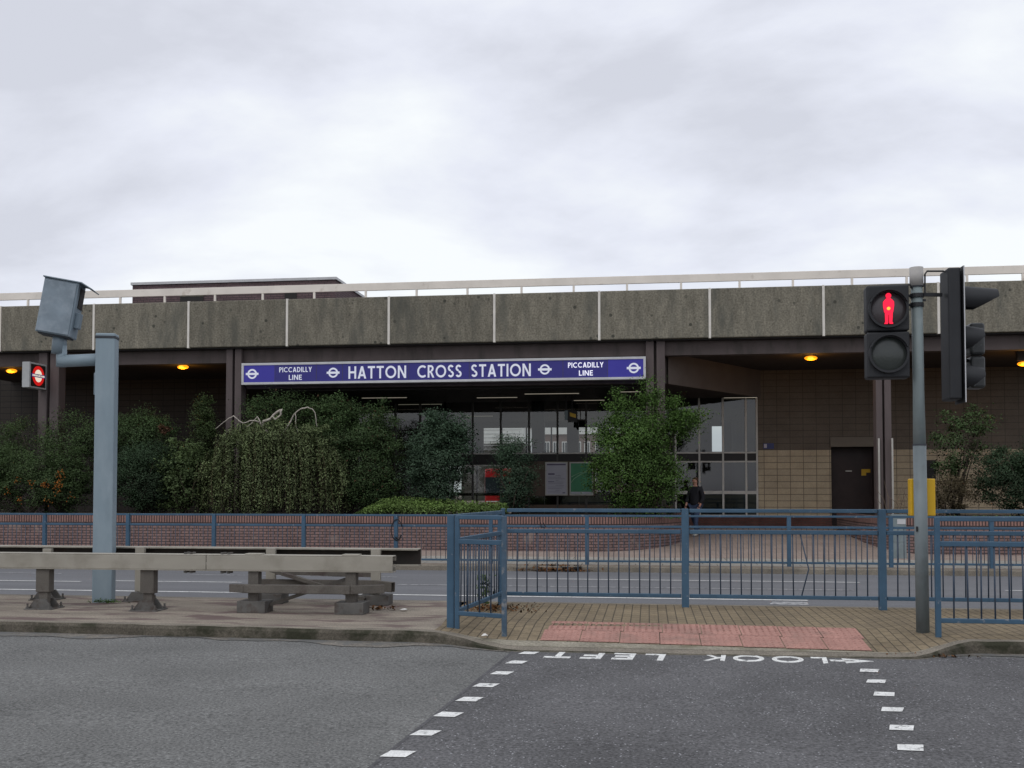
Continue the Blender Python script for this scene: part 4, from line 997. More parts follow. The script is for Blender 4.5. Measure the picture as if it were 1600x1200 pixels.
# ================================================================ TRAFFIC SIGNAL
Q = atz(1442, 986, 0.0); QY = Q.y
zt_p = Z(1437, 418, QY); zj = Z(1438, 695, QY); zs = Z(1437, 447, QY); xt = X(1436.5, QY)
ts = thing('traffic_signal', 'grey signal pole with lit red man head and dark vehicle signals beside the crossing', 'traffic light', (Q.x, QY, 0))
lean = lambda z: Q.x + (xt - Q.x) * z / zt_p
mb = MB(); mb.tube([(lean(-.1), QY, -.1), (lean(zj), QY, zj)], .064, 20); pole = mb.build('pole', M_pole, ts, smooth=False)
for p in pole.data.polygons: p.use_smooth = len(p.vertices) == 4
mb = MB(); mb.tube([(lean(zj), QY, zj + .001), (lean(zj + .5), QY, zj + .55), (lean(zt_p), QY, zt_p - .02)], [.062, .055, .055], 20); u = mb.build('upper_pole', mat('signal_pole_paint_upper', (.205, .245, .25), .5, .14, 2.2, 6, stretch=(2, 2, .8), stain=((.28, .32, .32), 3, .52, .75)), ts)
for p in u.data.polygons: p.use_smooth = len(p.vertices) == 4
mb = MB(); mb.tube([(lean(zj), QY, zj - .008), (lean(zj), QY, zj + .006)], .066, 20); mb.build('collar', M_cap, ts)
mb = MB(); mb.tube([(xt, QY, zs), (xt, QY, zt_p)], .067, 20); u = mb.build('pole_sleeve', M_sleeve, ts)
for p in u.data.polygons: p.use_smooth = len(p.vertices) == 4
mb = MB(); mb.tube([(xt, QY, zs - .012), (xt, QY, zs - .001)], .063, 20); mb.build('sleeve_band', M_cap, ts)
# pedestrian head
hy = QY - .14
pa_, pb_ = at(1355.5, 591, hy), at(1420, 444, hy); pcx = (pa_.x + pb_.x) / 2; zmid = (pa_.z + pb_.z) / 2
Mp = rz(R(-3))
def ph(x, y, z): return Vector((pcx, hy, zmid)) + Mp @ Vector((x, y, z))
wH, hH = pb_.x - pa_.x, pb_.z - pa_.z
mb = MB()
for s in (1, -1): mb.obox(ph(0, .10, s * (hH / 4 + .001)), (wH, .20, hH / 2 - .004), Mp)
head = mb.build('pedestrian_head', M_signal, ts, bevel=.02, seg=3)
ax_, ay_ = Mp @ EX, EZ
rr_ = wH * .425
for s, m, nm in ((1, M_rlens, 'red_man_lens'), (-1, M_lens, 'green_man_lens')):
    c = ph(0, -.0005, s * hH / 4 - (.012 if s > 0 else -.005))
    mb = MB(); mb.ring(c, ax_, ay_, rr_ - .004, rr_ + .018, .05, 40); mb.build('lens_rim', M_signal, head, smooth=False)
    mb = MB()
    # shallow domed lens
    n = 32; ri = 5
    for a in range(ri):
        for b in range(n):
            def pt(i, j):
                r_ = rr_ * i / ri; t_ = 2 * PI * j / n; return c + ax_ * (r_ * math.cos(t_)) + ay_ * (r_ * math.sin(t_)) + (Mp @ Vector((0, -1, 0))) * (.028 * (1 - (i / ri) ** 2) + .004)
            mb.quad([pt(a, b), pt(a + 1, b), pt(a + 1, b + 1), pt(a, b + 1)] if a else [pt(0, 0), pt(1, b), pt(1, b + 1)])
    lens = mb.build(nm, m, head, smooth=True)
    # hood over the upper half
    mb = MB(); mb.ring(c + Vector((0, 0, 0)), ax_, ay_, rr_ + .006, rr_ + .016, .085, 24, a0=R(20), a1=R(160)); mb.build('lens_hood', M_signal, head)
    if s > 0:
        man = MB(); o = c + (Mp @ Vector((0, -.036, 0))); k = .31
        body = [(-.045, .34), (-.10, .30), (-.165, .22), (-.17, .10), (-.15, -.02), (-.135, -.12), (-.115, -.13), (-.11, -.30), (-.105, -.44), (-.135, -.475), (-.13, -.50), (-.03, -.50), (-.015, -.46), (-.01, -.2),
                (.01, -.2), (.015, -.46), (.03, -.50), (.13, -.50), (.14, -.475), (.11, -.44), (.12, -.30), (.125, -.13), (.14, -.12), (.155, -.02), (.175, .10), (.17, .22), (.105, .30), (.045, .34)]
        man.prism([(x * k, y * k) for x, y in body], o, ax_, ay_, .004); man.disc(o + ay_ * (k * .415), ax_, ay_, k * .088, .004, 20); man.build('red_man', M_red, lens)
        sp = MB(); sp.disc(o + ax_ * .0 + (Mp @ Vector((0, -.005, 0))), ax_, ay_, .017, .002, 16); sp.build('bulb_spot', M_hot, lens)
# brackets
mb = MB()
for z in (hH * .40, hH * .30): mb.tube([ph(wH / 2 - .03, .12, z), (xt - .03, QY, zmid + z)], .014, 8); mb.tube([(xt, QY, zmid + z - .02), (xt, QY, zmid + z + .02)], .068, 16)
mb.tube([ph(-.02, .1, hH / 2 - .01), ph(-.02, .1, hH / 2 + .012), ph(wH / 2 + .03, .1, hH / 2 + .010), (xt - .05, QY - .03, zmid + hH / 2 - .03)], .008, 6)
mb.build('bracket', M_signal, ts)
# vehicle signal seen side on: lights face right along the road
vy = QY + .05
va, vb = at(1474, 626, vy), at(1497, 422, vy)
mb = MB(); mb.obox(((va.x + vb.x) / 2 + .002, vy, (va.z + vb.z) / 2), (.125, .30, vb.z - va.z)); vh = mb.build('vehicle_head', M_signal, ts, bevel=.02, seg=3)
bxp = vb.x + .008
mb = MB(); mb.obox((bxp - .004, vy, (va.z + vb.z) / 2 - .01), (.010, .34, vb.z - va.z + .04)); mb.build('backing_board', M_signal, vh)
mb = MB()
for dy in (-.171, .171): mb.box(bxp - .006, bxp + .004, vy + dy - .003, vy + dy + .003, va.z - .03, vb.z + .01)
mb.build('board_border', M_frame, vh)
vz = [vb.z - (vb.z - va.z) * f for f in (.22, .52, .82)]
for k, z in enumerate(vz):
    mb = MB(); mb.disc((bxp + .002, vy, z), Vector((0, 1, 0)), EZ, .105, .008, 24); mb.build('lens', M_lens, vh)
    # long tapering visor
    L_ = .34 if k == 0 else .20; mb = MB(); n = 48
    for (sc0, sc1, off) in ((1.0, .86, 0), (.95, .82, 0)):
        for j in range(n):
            t0 = R(-50 + 280 * j / n); t1 = R(-50 + 280 * (j + 1) / n)
            def vp(t, f):
                r_ = .128 * (sc0 + (sc1 - sc0) * f); ln = L_ * (.36 + .64 * max(0, min(1, (math.sin(t) + .85) / 1.0)))
                return Vector((bxp + .012 + ln * f, vy + r_ * math.cos(t), z + r_ * math.sin(t) - .02 * f))
            mb.quad([vp(t0, 0), vp(t1, 0), vp(t1, 1), vp(t0, 1)])
    mb.build('visor', M_signal, vh, smooth=True)
# second small signal head fixed behind, facing away
sy_ = vy + .22
sa, sb = at(1504, 609, sy_), at(1537, 505, sy_)
mb = MB(); hs_ = (sb.z - sa.z) / 2
for k in range(2):
    z = sa.z + hs_ * (k + .5); mb.obox(((sa.x + sb.x) / 2 + .02, sy_, z), (.15, .19, hs_ - .012))
sh = mb.build('rear_head', mat('signal_worn_black', (.032, .035, .036), .42, .3, 9, stain=((.15, .16, .155), 8, .57, .68), spec=.5), ts, bevel=.03, seg=3)
mb = MB()
for k in range(2): z = sa.z + hs_ * (k + .5); mb.ring((sa.x + .02, sy_, z), Vector((0, -1, 0)), EZ, .07, .09, .05, 20)
mb.build('lens_rim', M_signal, sh)
mb = MB(); zb_ = Z(1460, 461, vy); mb.bar((xt, QY, zb_), (va.x, vy, zb_), .03, .035); zl_ = Z(1460, 560, vy); mb.bar((va.x + .06, vy + .12, zl_), (sa.x + .06, sy_, zl_), .03, .03); mb.build('bracket', M_signal, ts); mb = MB()
ztb = Z(1460, 424, QY); mb.tube([(xt + .075, QY - .02, zb_ - .02), (xt + .078, QY - .02, ztb - .03), (xt + .1, QY - .02, ztb), (va.x + .02, vy, ztb + .01)], .009, 8)
mb.build('conduit', M_signal, ts)
for z in (zb_ + .09, zb_ - .06):
    mb = MB(); mb.bar((xt, QY, z), (xt + .085, QY, z), .035, .02); mb.build('pole_clamp', M_signal, ts)
# push button box on the far side of the pole
yb_ = QY + .13; a = at(1421, 806, yb_); b = at(1459, 748, yb_)
mb = MB(); mb.box(a.x, b.x, yb_ - .06, yb_ + .06, a.z, b.z); pbx = mb.build('push_button_box', M_yellow, ts, bevel=.01)
mb = MB(); mb.tube([(a.x + .075, yb_, a.z - .03), (a.x + .075, yb_, a.z)], .018, 10); mb.build('tactile_cone', M_signal, pbx)
mb = MB(); mb.tube([(Q.x - .055, QY - .05, 1.0), (Q.x - .056, QY - .05, 1.05)], .01, 6); mb.build('bolt', M_signal, ts)

# ================================================================ UTILITY CABINET, BUS, HOUSES BEYOND
cy_ = 25.6; a = at(1394, 850, cy_); b = at(1416, 806, cy_)
cbn = thing('utility_cabinet', 'small grey roadside cabinet with a pale panel at the curved end of the brick wall', 'cabinet', (a.x, cy_, a.z))
mb = MB(); mb.box(a.x, b.x, cy_, cy_ + .3, -.3, b.z); mb.build('case', M_cab, cbn, bevel=.01)
mb = MB(); mb.box(a.x - .02, b.x + .02, cy_ - .02, cy_ + .32, b.z + .001, b.z + .03); mb.build('lid', M_cab, cbn)
mb = MB(); mb.box(a.x + .12, b.x - .02, cy_ - .012, cy_ - .002, b.z - .2, b.z - .08); mb.build('pale_panel', M_frame, cbn)
mb = MB(); mb.box(a.x + .03, b.x - .03, cy_ - .01, cy_ - .001, a.z + .05, b.z - .26); mb.build('door', M_cab, cbn)

def wheel(mb, c, r): mb.tube([(c[0], c[1] - .13, c[2]), (c[0], c[1] + .13, c[2])], r, 20)
buY = 64; a = at(757, 770, buY); bl = 6.6
bz0 = .22; bzT = Z(770, 732, buY)
bu = thing('red_bus', 'red single deck bus standing beyond the station hall, seen through the glass', 'bus', (a.x, buY, bz0))
mb = MB(); mb.box(a.x, a.x + bl, buY, buY + 2.5, bz0 + .3, bzT); mb.build('body', M_bus, bu, bevel=.15, seg=3)
mb = MB(); zb1, zb2 = bz0 + .82, bzT - .55
for k in range(4): mb.box(a.x + .04 + k * 1.6, a.x + .04 + k * 1.6 + 1.54, buY - .012, buY - .002, zb1, zb2)
mb.build('side_windows', M_busglass, bu)
mb = MB(); mb.box(a.x - .012, a.x - .002, buY + .2, buY + 2.3, zb1 - .1, zb2); mb.build('windscreen', M_busglass, bu)
for xx in (a.x + 1.6, a.x + 5.2):
    mb = MB(); wheel(mb, (xx, buY + .1, bz0 + .45), .45); mb.build('wheel', M_tyre, bu)
mb = MB(); mb.box(a.x + .1, a.x + bl - .1, buY - .02, buY - .003, bz0 + .42, bz0 + .48); mb.build('waist_band', M_wwhite, bu)

hY = 92; a = at(846, 700, hY)
ho = thing('brick_house', 'far brick building with white fascia and white framed windows seen through the hall glass', 'building', (a.x, hY, .2))
x0h, x1h = X(838, hY), X(1100, hY); zf1, zf0 = Z(850, 667, hY), Z(850, 679, hY)
mb = MB(); mb.box(x0h, x1h, hY, hY + 9, .2, zf0); mb.build('wall', M_house, ho)
mb = MB(); mb.box(x0h - .3, x1h + .3, hY - .3, hY + 9.3, zf0 + .001, zf1 + .6); mb.build('fascia', M_wwhite, ho)
for p in (850, 864, 878, 899, 913, 930, 950, 972, 994, 1016, 1040):
    for (ya, yb__) in ((690, 709), (735, 757)):
        c0 = at(p, yb__, hY); c1 = at(p + 9, ya, hY)
        mb = MB(); mb.box(c0.x, c1.x, hY - .06, hY - .002, c0.z, c1.z); f = mb.build('window', M_wwhite, ho)
        mb = MB(); xm = (c0.x + c1.x) / 2; zz_ = (c1.z - c0.z)
        mb.box(c0.x + .07, xm - .03, hY - .075, hY - .062, c0.z + .08, c1.z - .08); mb.box(xm + .03, c1.x - .07, hY - .075, hY - .062, c0.z + .08, c1.z - .08); mb.build('pane', M_wglass, f)
h2 = thing('white_building', 'pale rendered block seen through the hall glass behind the bus', 'building', (X(758, 110), 110, .2))
x0h, x1h = X(720, 110), X(818, 110); zt2_ = Z(780, 664, 110)
zw_ = Z(780, 693, 110); mb = MB(); mb.box(x0h, x1h, 110, 118, zw_, zt2_); mb.build('wall', M_wwhite, h2)
mb = MB(); mb.box(x0h + .05, x1h - .05, 110.06, 117.9, .2, zw_ - .002); mb.build('lower_wall', M_inter, h2)
mb = MB()
for k in range(6): mb.box(x0h + .2, x1h - .2, 109.95, 109.998, zt2_ - .55 - k * .42, zt2_ - .5 - k * .42)
mb.build('cladding_joint', M_frame, h2)
mb = MB(); mb.box(x0h - .2, x1h + .2, 109.8, 118.2, zt2_ + .001, zt2_ + .2); mb.build('roof', M_frame, h2)

# ================================================================ PERSON
def skinned(name, vs, es, rs, m, parent, sub=2):
    off = WORLD0[parent.name]
    me = bpy.data.meshes.new(name); me.from_pydata([tuple(Vector(v) - off) for v in vs], es, []); o = bpy.data.objects.new(name, me); C.objects.link(o)
    md = o.modifiers.new('skin', 'SKIN'); md.use_smooth_shade = True
    for i, r_ in enumerate(rs):
        sv = me.skin_vertices[0].data[i]; sv.radius = (r_, r_) if not isinstance(r_, tuple) else r_
        sv.use_root = i == 0
    s_ = o.modifiers.new('sub', 'SUBSURF'); s_.levels = sub; s_.render_levels = sub
    dg = bpy.context.evaluated_depsgraph_get(); ev = o.evaluated_get(dg); nm = bpy.data.meshes.new_from_object(ev)
    o.modifiers.clear(); o.data = nm; nm.materials.clear(); nm.materials.append(m); o.parent = parent; WORLD0[o.name] = off
    for p in nm.polygons: p.use_smooth = True
    return o
pY = 30.7; pf = at(1087, 835, pY); gz = forez(pY); PX = pf.x; HT = 1.74 / 1.75
pe = thing('person', 'person in black jacket, blue jeans and pale trainers walking past the station glazing', 'person', (PX, pY, gz))
rot = Matrix.Rotation(R(-38), 3, 'Z')           # facing the camera and a little to the left
def B(x, y, z): return Vector((PX, pY, gz)) + rot @ Vector((x, y, z)) * HT
hip_l, hip_r = (.09, 0, .92), (-.09, 0, .92)
V_ = [(0, 0, .95), (0, .01, 1.12), (0, .01, 1.32), (0, .0, 1.46), (0, -.015, 1.54), (0, -.03, 1.62), (0, -.03, 1.70),
      (.10, 0, .90), (.11, -.16, .52), (.11, -.14, .10), (.11, -.24, .045), (-.10, 0, .90), (-.10, .05, .50), (-.10, .27, .16), (-.10, .20, .06),
      (.17, .01, 1.40), (.235, .06, 1.14), (.22, -.08, .93), (.215, -.12, .86), (-.17, .01, 1.40), (-.235, -.03, 1.14), (-.21, -.16, .95), (-.205, -.20, .88)]
E_ = [(0, 1), (1, 2), (2, 3), (3, 4), (4, 5), (5, 6), (0, 7), (7, 8), (8, 9), (9, 10), (0, 11), (11, 12), (12, 13), (13, 14), (2, 15), (15, 16), (16, 17), (17, 18), (2, 19), (19, 20), (20, 21), (21, 22)]
r_ = [.12, .115, .125, .06, .052, .085, .075, .085, .058, .04, .035, .085, .058, .04, .035, .058, .042, .034, .03, .058, .042, .034, .03]
body = skinned('body', [B(*v) for v in V_], E_, r_, M_skin, pe)
jk = skinned('jacket', [B(*v) for v in [(0, 0, .86), (0, .005, 1.02), (0, .01, 1.2), (0, .01, 1.36), (0, 0, 1.47), (.17, .01, 1.40), (.24, .06, 1.14), (.225, -.07, .95), (-.17, .01, 1.40), (-.24, -.03, 1.14), (-.215, -.15, .97)]],
             [(0, 1), (1, 2), (2, 3), (3, 4), (3, 5), (5, 6), (6, 7), (3, 8), (8, 9), (9, 10)], [.17, .165, .17, .16, .085, .085, .07, .055, .085, .07, .055], M_jacket, pe)
skinned('jeans', [B(*v) for v in [(0, 0, .93), (.10, 0, .86), (.11, -.15, .52), (.11, -.13, .10), (-.10, 0, .86), (-.10, .05, .50), (-.10, .26, .17)]], [(0, 1), (1, 2), (2, 3), (0, 4), (4, 5), (5, 6)], [.14, .105, .08, .062, .105, .08, .062], M_jeans, pe)
for q in ([(.11, -.11, .055), (.11, -.20, .045), (.11, -.29, .035)], [(-.10, .25, .10), (-.10, .19, .06), (-.10, .13, .035)]):
    skinned('shoe', [B(*v) for v in q], [(0, 1), (1, 2)], [.05, .05, .035], M_shoe, pe)
skinned('hair', [B(*v) for v in [(0, .0, 1.60), (0, .015, 1.68), (0, -.02, 1.74)]], [(0, 1), (1, 2)], [.085, .098, .078], M_hair, pe)
mb = MB(); mb.ball(B(0, -.122, 1.625), .016, (1, 1.2, 1.4), 8, 6); mb.build('nose', M_skin, body, smooth=True)
mb = MB()
for s in (-.032, .032): mb.ball(B(s, -.108, 1.655), .011, n=8, m=6)
mb.build('eyes', M_black, body, smooth=True)
mb = MB(); mb.ball(B(0, -.11, 1.578), .02, (1.2, .4, .35), 8, 6); mb.build('mouth', M_rred if 0 else mat('lips', (.25, .08, .07), .5, .05, 9), body, smooth=True)
# fingers
for base, dr_ in ((V_[18], 1), (V_[22], -1)):
    mb = MB()
    for k in range(4):
        b0 = Vector(base) + Vector((0, -.03 + .02 * k - .01, -.02)); mb.tube([B(*b0), B(*(b0 + Vector((-.005 * dr_, -.008, -.04 - .006 * (k in (1, 2)))))), B(*(b0 + Vector((-.018 * dr_, -.012, -.07 - .008 * (k in (1, 2))))))], [.009, .008, .007], 6)
    b0 = Vector(base) + Vector((-.01 * dr_, -.045, .0)); mb.tube([B(*b0), B(*(b0 + Vector((-.01 * dr_, -.02, -.03)))), B(*(b0 + Vector((-.012 * dr_, -.022, -.055))))], [.011, .009, .008], 6)
    mb.build('fingers', M_skin, body, smooth=True)

# ================================================================ PLANTS
def leafmat(name, c, isl=.36, var=.3, rough=.55, sc=1.6):
    return mat(name, c, rough, var, sc, 3, island=isl * .75, spec=.25, transl=.35)
L_hedge = leafmat('leaf_hedge', (0.091, 0.143, 0.055)); L_dark = leafmat('leaf_dark', (0.055, 0.095, 0.048)); L_bright = leafmat('leaf_bright', (0.112, 0.161, 0.063))
L_bush = leafmat('leaf_bush', (0.088, 0.143, 0.055)); L_weep = leafmat('leaf_weeping', (.190, .240, .108), .6); L_round = leafmat('leaf_bluegreen', (0.084, 0.139, 0.084))
L_tree = leafmat('leaf_tree', (0.110, 0.201, 0.048)); L_cover = leafmat('leaf_cover', (0.183, 0.275, 0.077), .4); L_red = leafmat('leaf_russet', (0.134, 0.067, 0.037))
L_dry = leafmat('leaf_dry', (0.122, 0.098, 0.055)); L_berry = leafmat('berry_orange', (.34, .125, .022), .4); L_con = leafmat('leaf_conifer', (0.073, 0.110, 0.040))
L_ivy = leafmat('leaf_ivy', (0.110, 0.193, 0.055), .4)
rg = np.random.default_rng(11)
def leaves(centres, size, name, m, parent, updir=.35, aspect=1.9, droop=0.0, jitter=.35, soft=.75):
    """one mesh of folded leaf blades at the given centres"""
    c = np.asarray(centres, float); n = len(c)
    ax = rg.normal(size=(n, 3)); ax[:, 2] = ax[:, 2] * .6 - droop; ax /= np.linalg.norm(ax, axis=1)[:, None]
    up = rg.normal(size=(n, 3)) * .8; up[:, 2] += updir * 2; up[:, 1] -= .35
    sd = np.cross(ax, up); sd /= (np.linalg.norm(sd, axis=1)[:, None] + 1e-9); nn = np.cross(sd, ax)
    s = size * (1 + jitter * rg.uniform(-1, 1, n))[:, None]
    a = c - ax * s * .5; b = c + ax * s * .5; wd = s / aspect * .5; lift = nn * s * .12
    v = np.stack([a, c + sd * wd + lift, b, c - sd * wd + lift], 1).reshape(-1, 3) - np.array(WORLD0[parent.name])
    me = bpy.data.meshes.new(name); me.vertices.add(n * 4); me.vertices.foreach_set('co', v.ravel().astype(np.float32))
    me.loops.add(n * 6); me.polygons.add(n * 2); k = np.arange(n)[:, None] * 4
    me.loops.foreach_set('vertex_index', np.concatenate([k, k + 1, k + 2, k, k + 2, k + 3], 1).ravel().astype(np.int32))
    me.polygons.foreach_set('loop_start', (np.arange(n * 2) * 3).astype(np.int32)); me.polygons.foreach_set('loop_total', np.full(n * 2, 3, np.int32))
    me.update(calc_edges=True); me.validate(); me.materials.append(m)
    if soft:
        ctr = np.array([np.median(c[:, 0]), np.median(c[:, 1]) + .25, np.percentile(c[:, 2], 30)]); ext = np.maximum(np.percentile(np.abs(c - ctr), 90, axis=0), .2)
        rad = (c - ctr) / ext; rad /= (np.linalg.norm(rad, axis=1)[:, None] + 1e-6); own = nn / (np.linalg.norm(nn, axis=1)[:, None] + 1e-6)
        own *= np.where((own * rad).sum(1) < 0, -1, 1)[:, None]; vn = rad * soft + own * (1 - soft) + np.array([0, 0, .15]); vn /= np.linalg.norm(vn, axis=1)[:, None]
        me.normals_split_custom_set_from_vertices(np.repeat(vn, 4, axis=0).tolist())
    o = bpy.data.objects.new(name, me); C.objects.link(o); o.parent = parent; WORLD0[o.name] = WORLD0[parent.name]; return o
def blobpts(blobs, nclump, per, spread, shell=.55):
    """leaf positions: clumps scattered through ellipsoids, denser towards the skin"""
    vol = np.array([b[3] * b[4] * b[5] for b in blobs]) ** .8; pr_ = vol / vol.sum(); out_ = []
    for _ in range(nclump):
        b = blobs[rg.choice(len(blobs), p=pr_)]; d = rg.normal(size=3); d /= np.linalg.norm(d); r = rg.uniform(shell, 1.04) if rg.random() < .8 else rg.uniform(.1, shell)
        cc = np.array(b[:3]) + d * np.array(b[3:6]) * r
        k = int(per * 2.9 * rg.uniform(.5, 1.5)); sp = spread * rg.uniform(.6, 1.35)
        out_.append(cc + rg.normal(size=(k, 3)) * np.array([sp, sp, sp * .6]))
    return np.concatenate(out_)
def bl(px0, px1, py0, py1, y, dy=.8):
    a = at(px0, py1, y); b = at(px1, py0, y); return ((a.x + b.x) / 2, y, (a.z + b.z) / 2, (b.x - a.x) / 2, dy, (b.z - a.z) / 2)
def twigs(t, base, tips, r0=.03, name='branches', m=M_bark):
    mb = MB()
    for tip in tips:
        p0 = Vector(base) + Vector((random.uniform(-.1, .1), random.uniform(-.1, .1), 0)); p3 = Vector(tip)
        m1 = p0.lerp(p3, .4) + Vector((random.uniform(-.12, .12), random.uniform(-.12, .12), .12)); m2 = p0.lerp(p3, .75) + Vector((random.uniform(-.1, .1), random.uniform(-.1, .1), .06))
        mb.tube([p0, m1, m2, p3], [r0, r0 * .75, r0 * .5, r0 * .2], 6)
    return mb.build(name, m, t, smooth=True)
def shrub(label, blobs, m, nclump, per, spread, size, cat='shrub', name='shrub', base=None, ntw=10, r0=.025, extra=None, zmin=None, group=None, **kw):
    cx_ = sum(b[0] for b in blobs) / len(blobs); cy2 = sum(b[1] for b in blobs) / len(blobs)
    base = base or (cx_, cy2, BEDZ)
    t = thing(name, label, cat, base, group)
    pts = blobpts(blobs, nclump, per, spread); pts = pts[pts[:, 2] > BEDZ + .02]
    pts = pts[pts[:, 1] > WY + .05]
    leaves(pts, size * .68, 'foliage', m, t, **kw)
    tips = [pts[i] for i in rg.choice(len(pts), ntw, replace=False)]
    twigs(t, base, tips, r0)
    if extra: extra(t, pts)
    return t
# --- left bed, from the left edge of the frame
def berries(t, pts):
    mb = MB()
    a = at(96, 742, 27.3)
    for (px_, py_, n) in ((98, 741, 26), (96, 757, 24), (75, 757, 22), (90, 765, 14), (28, 752, 10), (14, 768, 8), (36, 780, 8), (80, 786, 9), (52, 758, 8), (110, 775, 6)):
        c = at(px_, py_, 27.42)
        for _ in range(n): mb.ball((c.x + random.gauss(0, .075), c.y - .12 + random.gauss(0, .06), c.z + random.gauss(0, .075)), random.uniform(.013, .024), n=6, m=4)
    mb.build('berries', L_berry, t)
shrub('dense firethorn shrub with clusters of orange berries above the brick wall at the left edge', [bl(-60, 60, 695, 806, 27.9, .8), bl(30, 150, 690, 806, 28.0, .8)], L_hedge, 360, 46, .13, .075, name='firethorn_shrub', extra=berries)
shrub('loose light green shrub behind the firethorn, below the roundel sign', [bl(-40, 70, 650, 740, 28.9, .6), bl(60, 180, 640, 740, 28.9, .6), bl(120, 215, 650, 730, 28.9, .6)], L_hedge, 230, 34, .15, .075)
shrub('dark shrub with small leaves right behind the grey camera post', [bl(160, 300, 690, 806, 28.1, .8)], L_dark, 300, 44, .13, .07)
shrub('broad leaved bright green shrub left of the weeping tree', [bl(248, 322, 684, 800, 27.8, .5)], L_bright, 120, 22, .13, .11)
shrub('greyish shrub with upright shoots between the camera post and the narrow conifer', [bl(178, 275, 640, 730, 28.9, .6)], L_bush, 170, 34, .14, .07, extra=lambda t, pts: leaves(blobpts([bl(250, 266, 664, 682, 28.3, .1)], 6, 20, .06), .07, 'russet_leaves', L_red, t))
shrub('narrow feathery conifer in the shade left of the brown columns', [bl(293, 345, 652, 790, 28.95, .4), bl(302, 332, 606, 720, 28.95, .3)], L_con, 190, 36, .10, .075, name='conifer', cat='tree')
# weeping tree
def weeping():
    y = 27.95; base = at(428, 800, y); base.z = BEDZ
    t = thing('weeping_tree', 'weeping tree with bare pale crooked branches on top and hanging leafy strands', 'tree', base)
    top = at(428, 690, y)
    mb = MB(); mb.tube([base, base.lerp(top, .4) + Vector((.08, 0, 0)), base.lerp(top, .8) + Vector((-.05, 0, 0)), top], [.09, .075, .06, .05], 8); mb.build('trunk', M_bark, t, smooth=True)
    limbs = [([(428, 692), (412, 664), (423, 654), (437, 641), (439, 646), (431, 655), (424, 651)], -.40, .05), ([(426, 692), (408, 664), (396, 657), (380, 661), (366, 651), (352, 656), (337, 670)], -.25, .028),
             ([(431, 692), (452, 664), (461, 646), (472, 638), (484, 637), (493, 646), (496, 668)], -.3, .028),
             ([(408, 664), (402, 652), (392, 664), (384, 668)], -.35, .02), ([(461, 646), (462, 660), (465, 676)], -.33, .014)]
    mb = MB()
    for k, (l, dy, r0) in enumerate(limbs):
        pts = []
        for i, (px_, py_) in enumerate(l):
            f = i / (len(l) - 1); p = at(px_ + random.uniform(-1, 1), py_, y + dy * (min(1, f * 2) if k < 3 else 1)); pts.append(p)
        q = []                                # smooth the line, keep small kinks
        for i in range(len(pts) - 1):
            p0_, p1_, p2_, p3_ = pts[max(i - 1, 0)], pts[i], pts[i + 1], pts[min(i + 2, len(pts) - 1)]
            for f in (0, .33, .66):
                q.append(.5 * ((2 * p1_) + (p2_ - p0_) * f + (2 * p0_ - 5 * p1_ + 4 * p2_ - p3_) * f * f + (3 * p1_ - p0_ - 3 * p2_ + p3_) * f ** 3) + Vector((random.gauss(0, .012), random.gauss(0, .012), random.gauss(0, .012))))
        q.append(pts[-1])
        mb.tube(q, [r0 * (1 - .7 * i / (len(q) - 1)) for i in range(len(q))], 6)
    mb.build('crooked_branches', M_pale, t, smooth=True)
    L_ = []; st_ = MB(); a = at(324, 700, y); b = at(536, 700, y)
    for lk in range(100):                       # locks of strands, hanging from the limbs in uneven layers
        u0 = (lk % 32 + rg.uniform(.1, .9)) / 32 if lk < 64 else rg.uniform(0, 1); f0 = abs(u0 - .5) * 2; front = lk < 32 or lk % 2 == 0
        ytop = 654 + 62 * f0 ** 2.4 + rg.uniform(-7, 16) + (18 if front and rg.random() < .35 else 0); y0 = y + (rg.uniform(-.85, -.2) if front else rg.uniform(-.2, .8)) * (1 - .35 * f0)
        zlow = BEDZ + rg.choice([.02, .08, .2, .5, .9], p=[.34, .26, .2, .12, .08]); sway = rg.uniform(-.07, .07)
        for k in range(int(rg.uniform(6, 12)) if lk < 64 else 2):
            u = u0 + rg.normal(0, .016); x = a.x + (b.x - a.x) * u; yy = max(WY + .25, y0 + rg.normal(0, .07))
            zt3 = Z(430, ytop + rg.uniform(-4, 14), y); zb3 = zlow + abs(rg.normal(0, .14)); n = int((zt3 - zb3) / .022)
            if n < 5: continue
            zz3 = np.linspace(zt3, zb3, n); tt = np.linspace(0, 1, n); ox = (u - .5) * .45
            xs3 = x + ox * (1 - np.exp(-3 * tt)) + sway * np.sin(tt * 3) + .02 * np.sin(tt * 9 + u * 40)
            ok = rg.random(n) < (.9 - .35 * tt)
            L_.append(np.stack([xs3 + rg.normal(0, .02, n), yy + rg.normal(0, .02, n), zz3], 1)[ok])
            if k % 5 == 0: st_.tube([(xs3[i], yy, zz3[i]) for i in range(0, n, max(1, n // 5))], .004, 3, cap=False)
    leaves(np.concatenate(L_), .060, 'foliage', L_weep, t, droop=.9, aspect=1.9, updir=0, soft=.5)
    st_.build('hanging_twigs', L_dry, t)
    top_ = blobpts([bl(345, 425, 668, 705, y - .25, .5), bl(465, 522, 662, 705, y - .25, .5), bl(400, 480, 672, 705, y - .2, .5), bl(365, 500, 655, 690, y + .3, .4)], 90, 26, .09); leaves(top_, .055, 'crown_foliage', L_weep, t)
weeping()
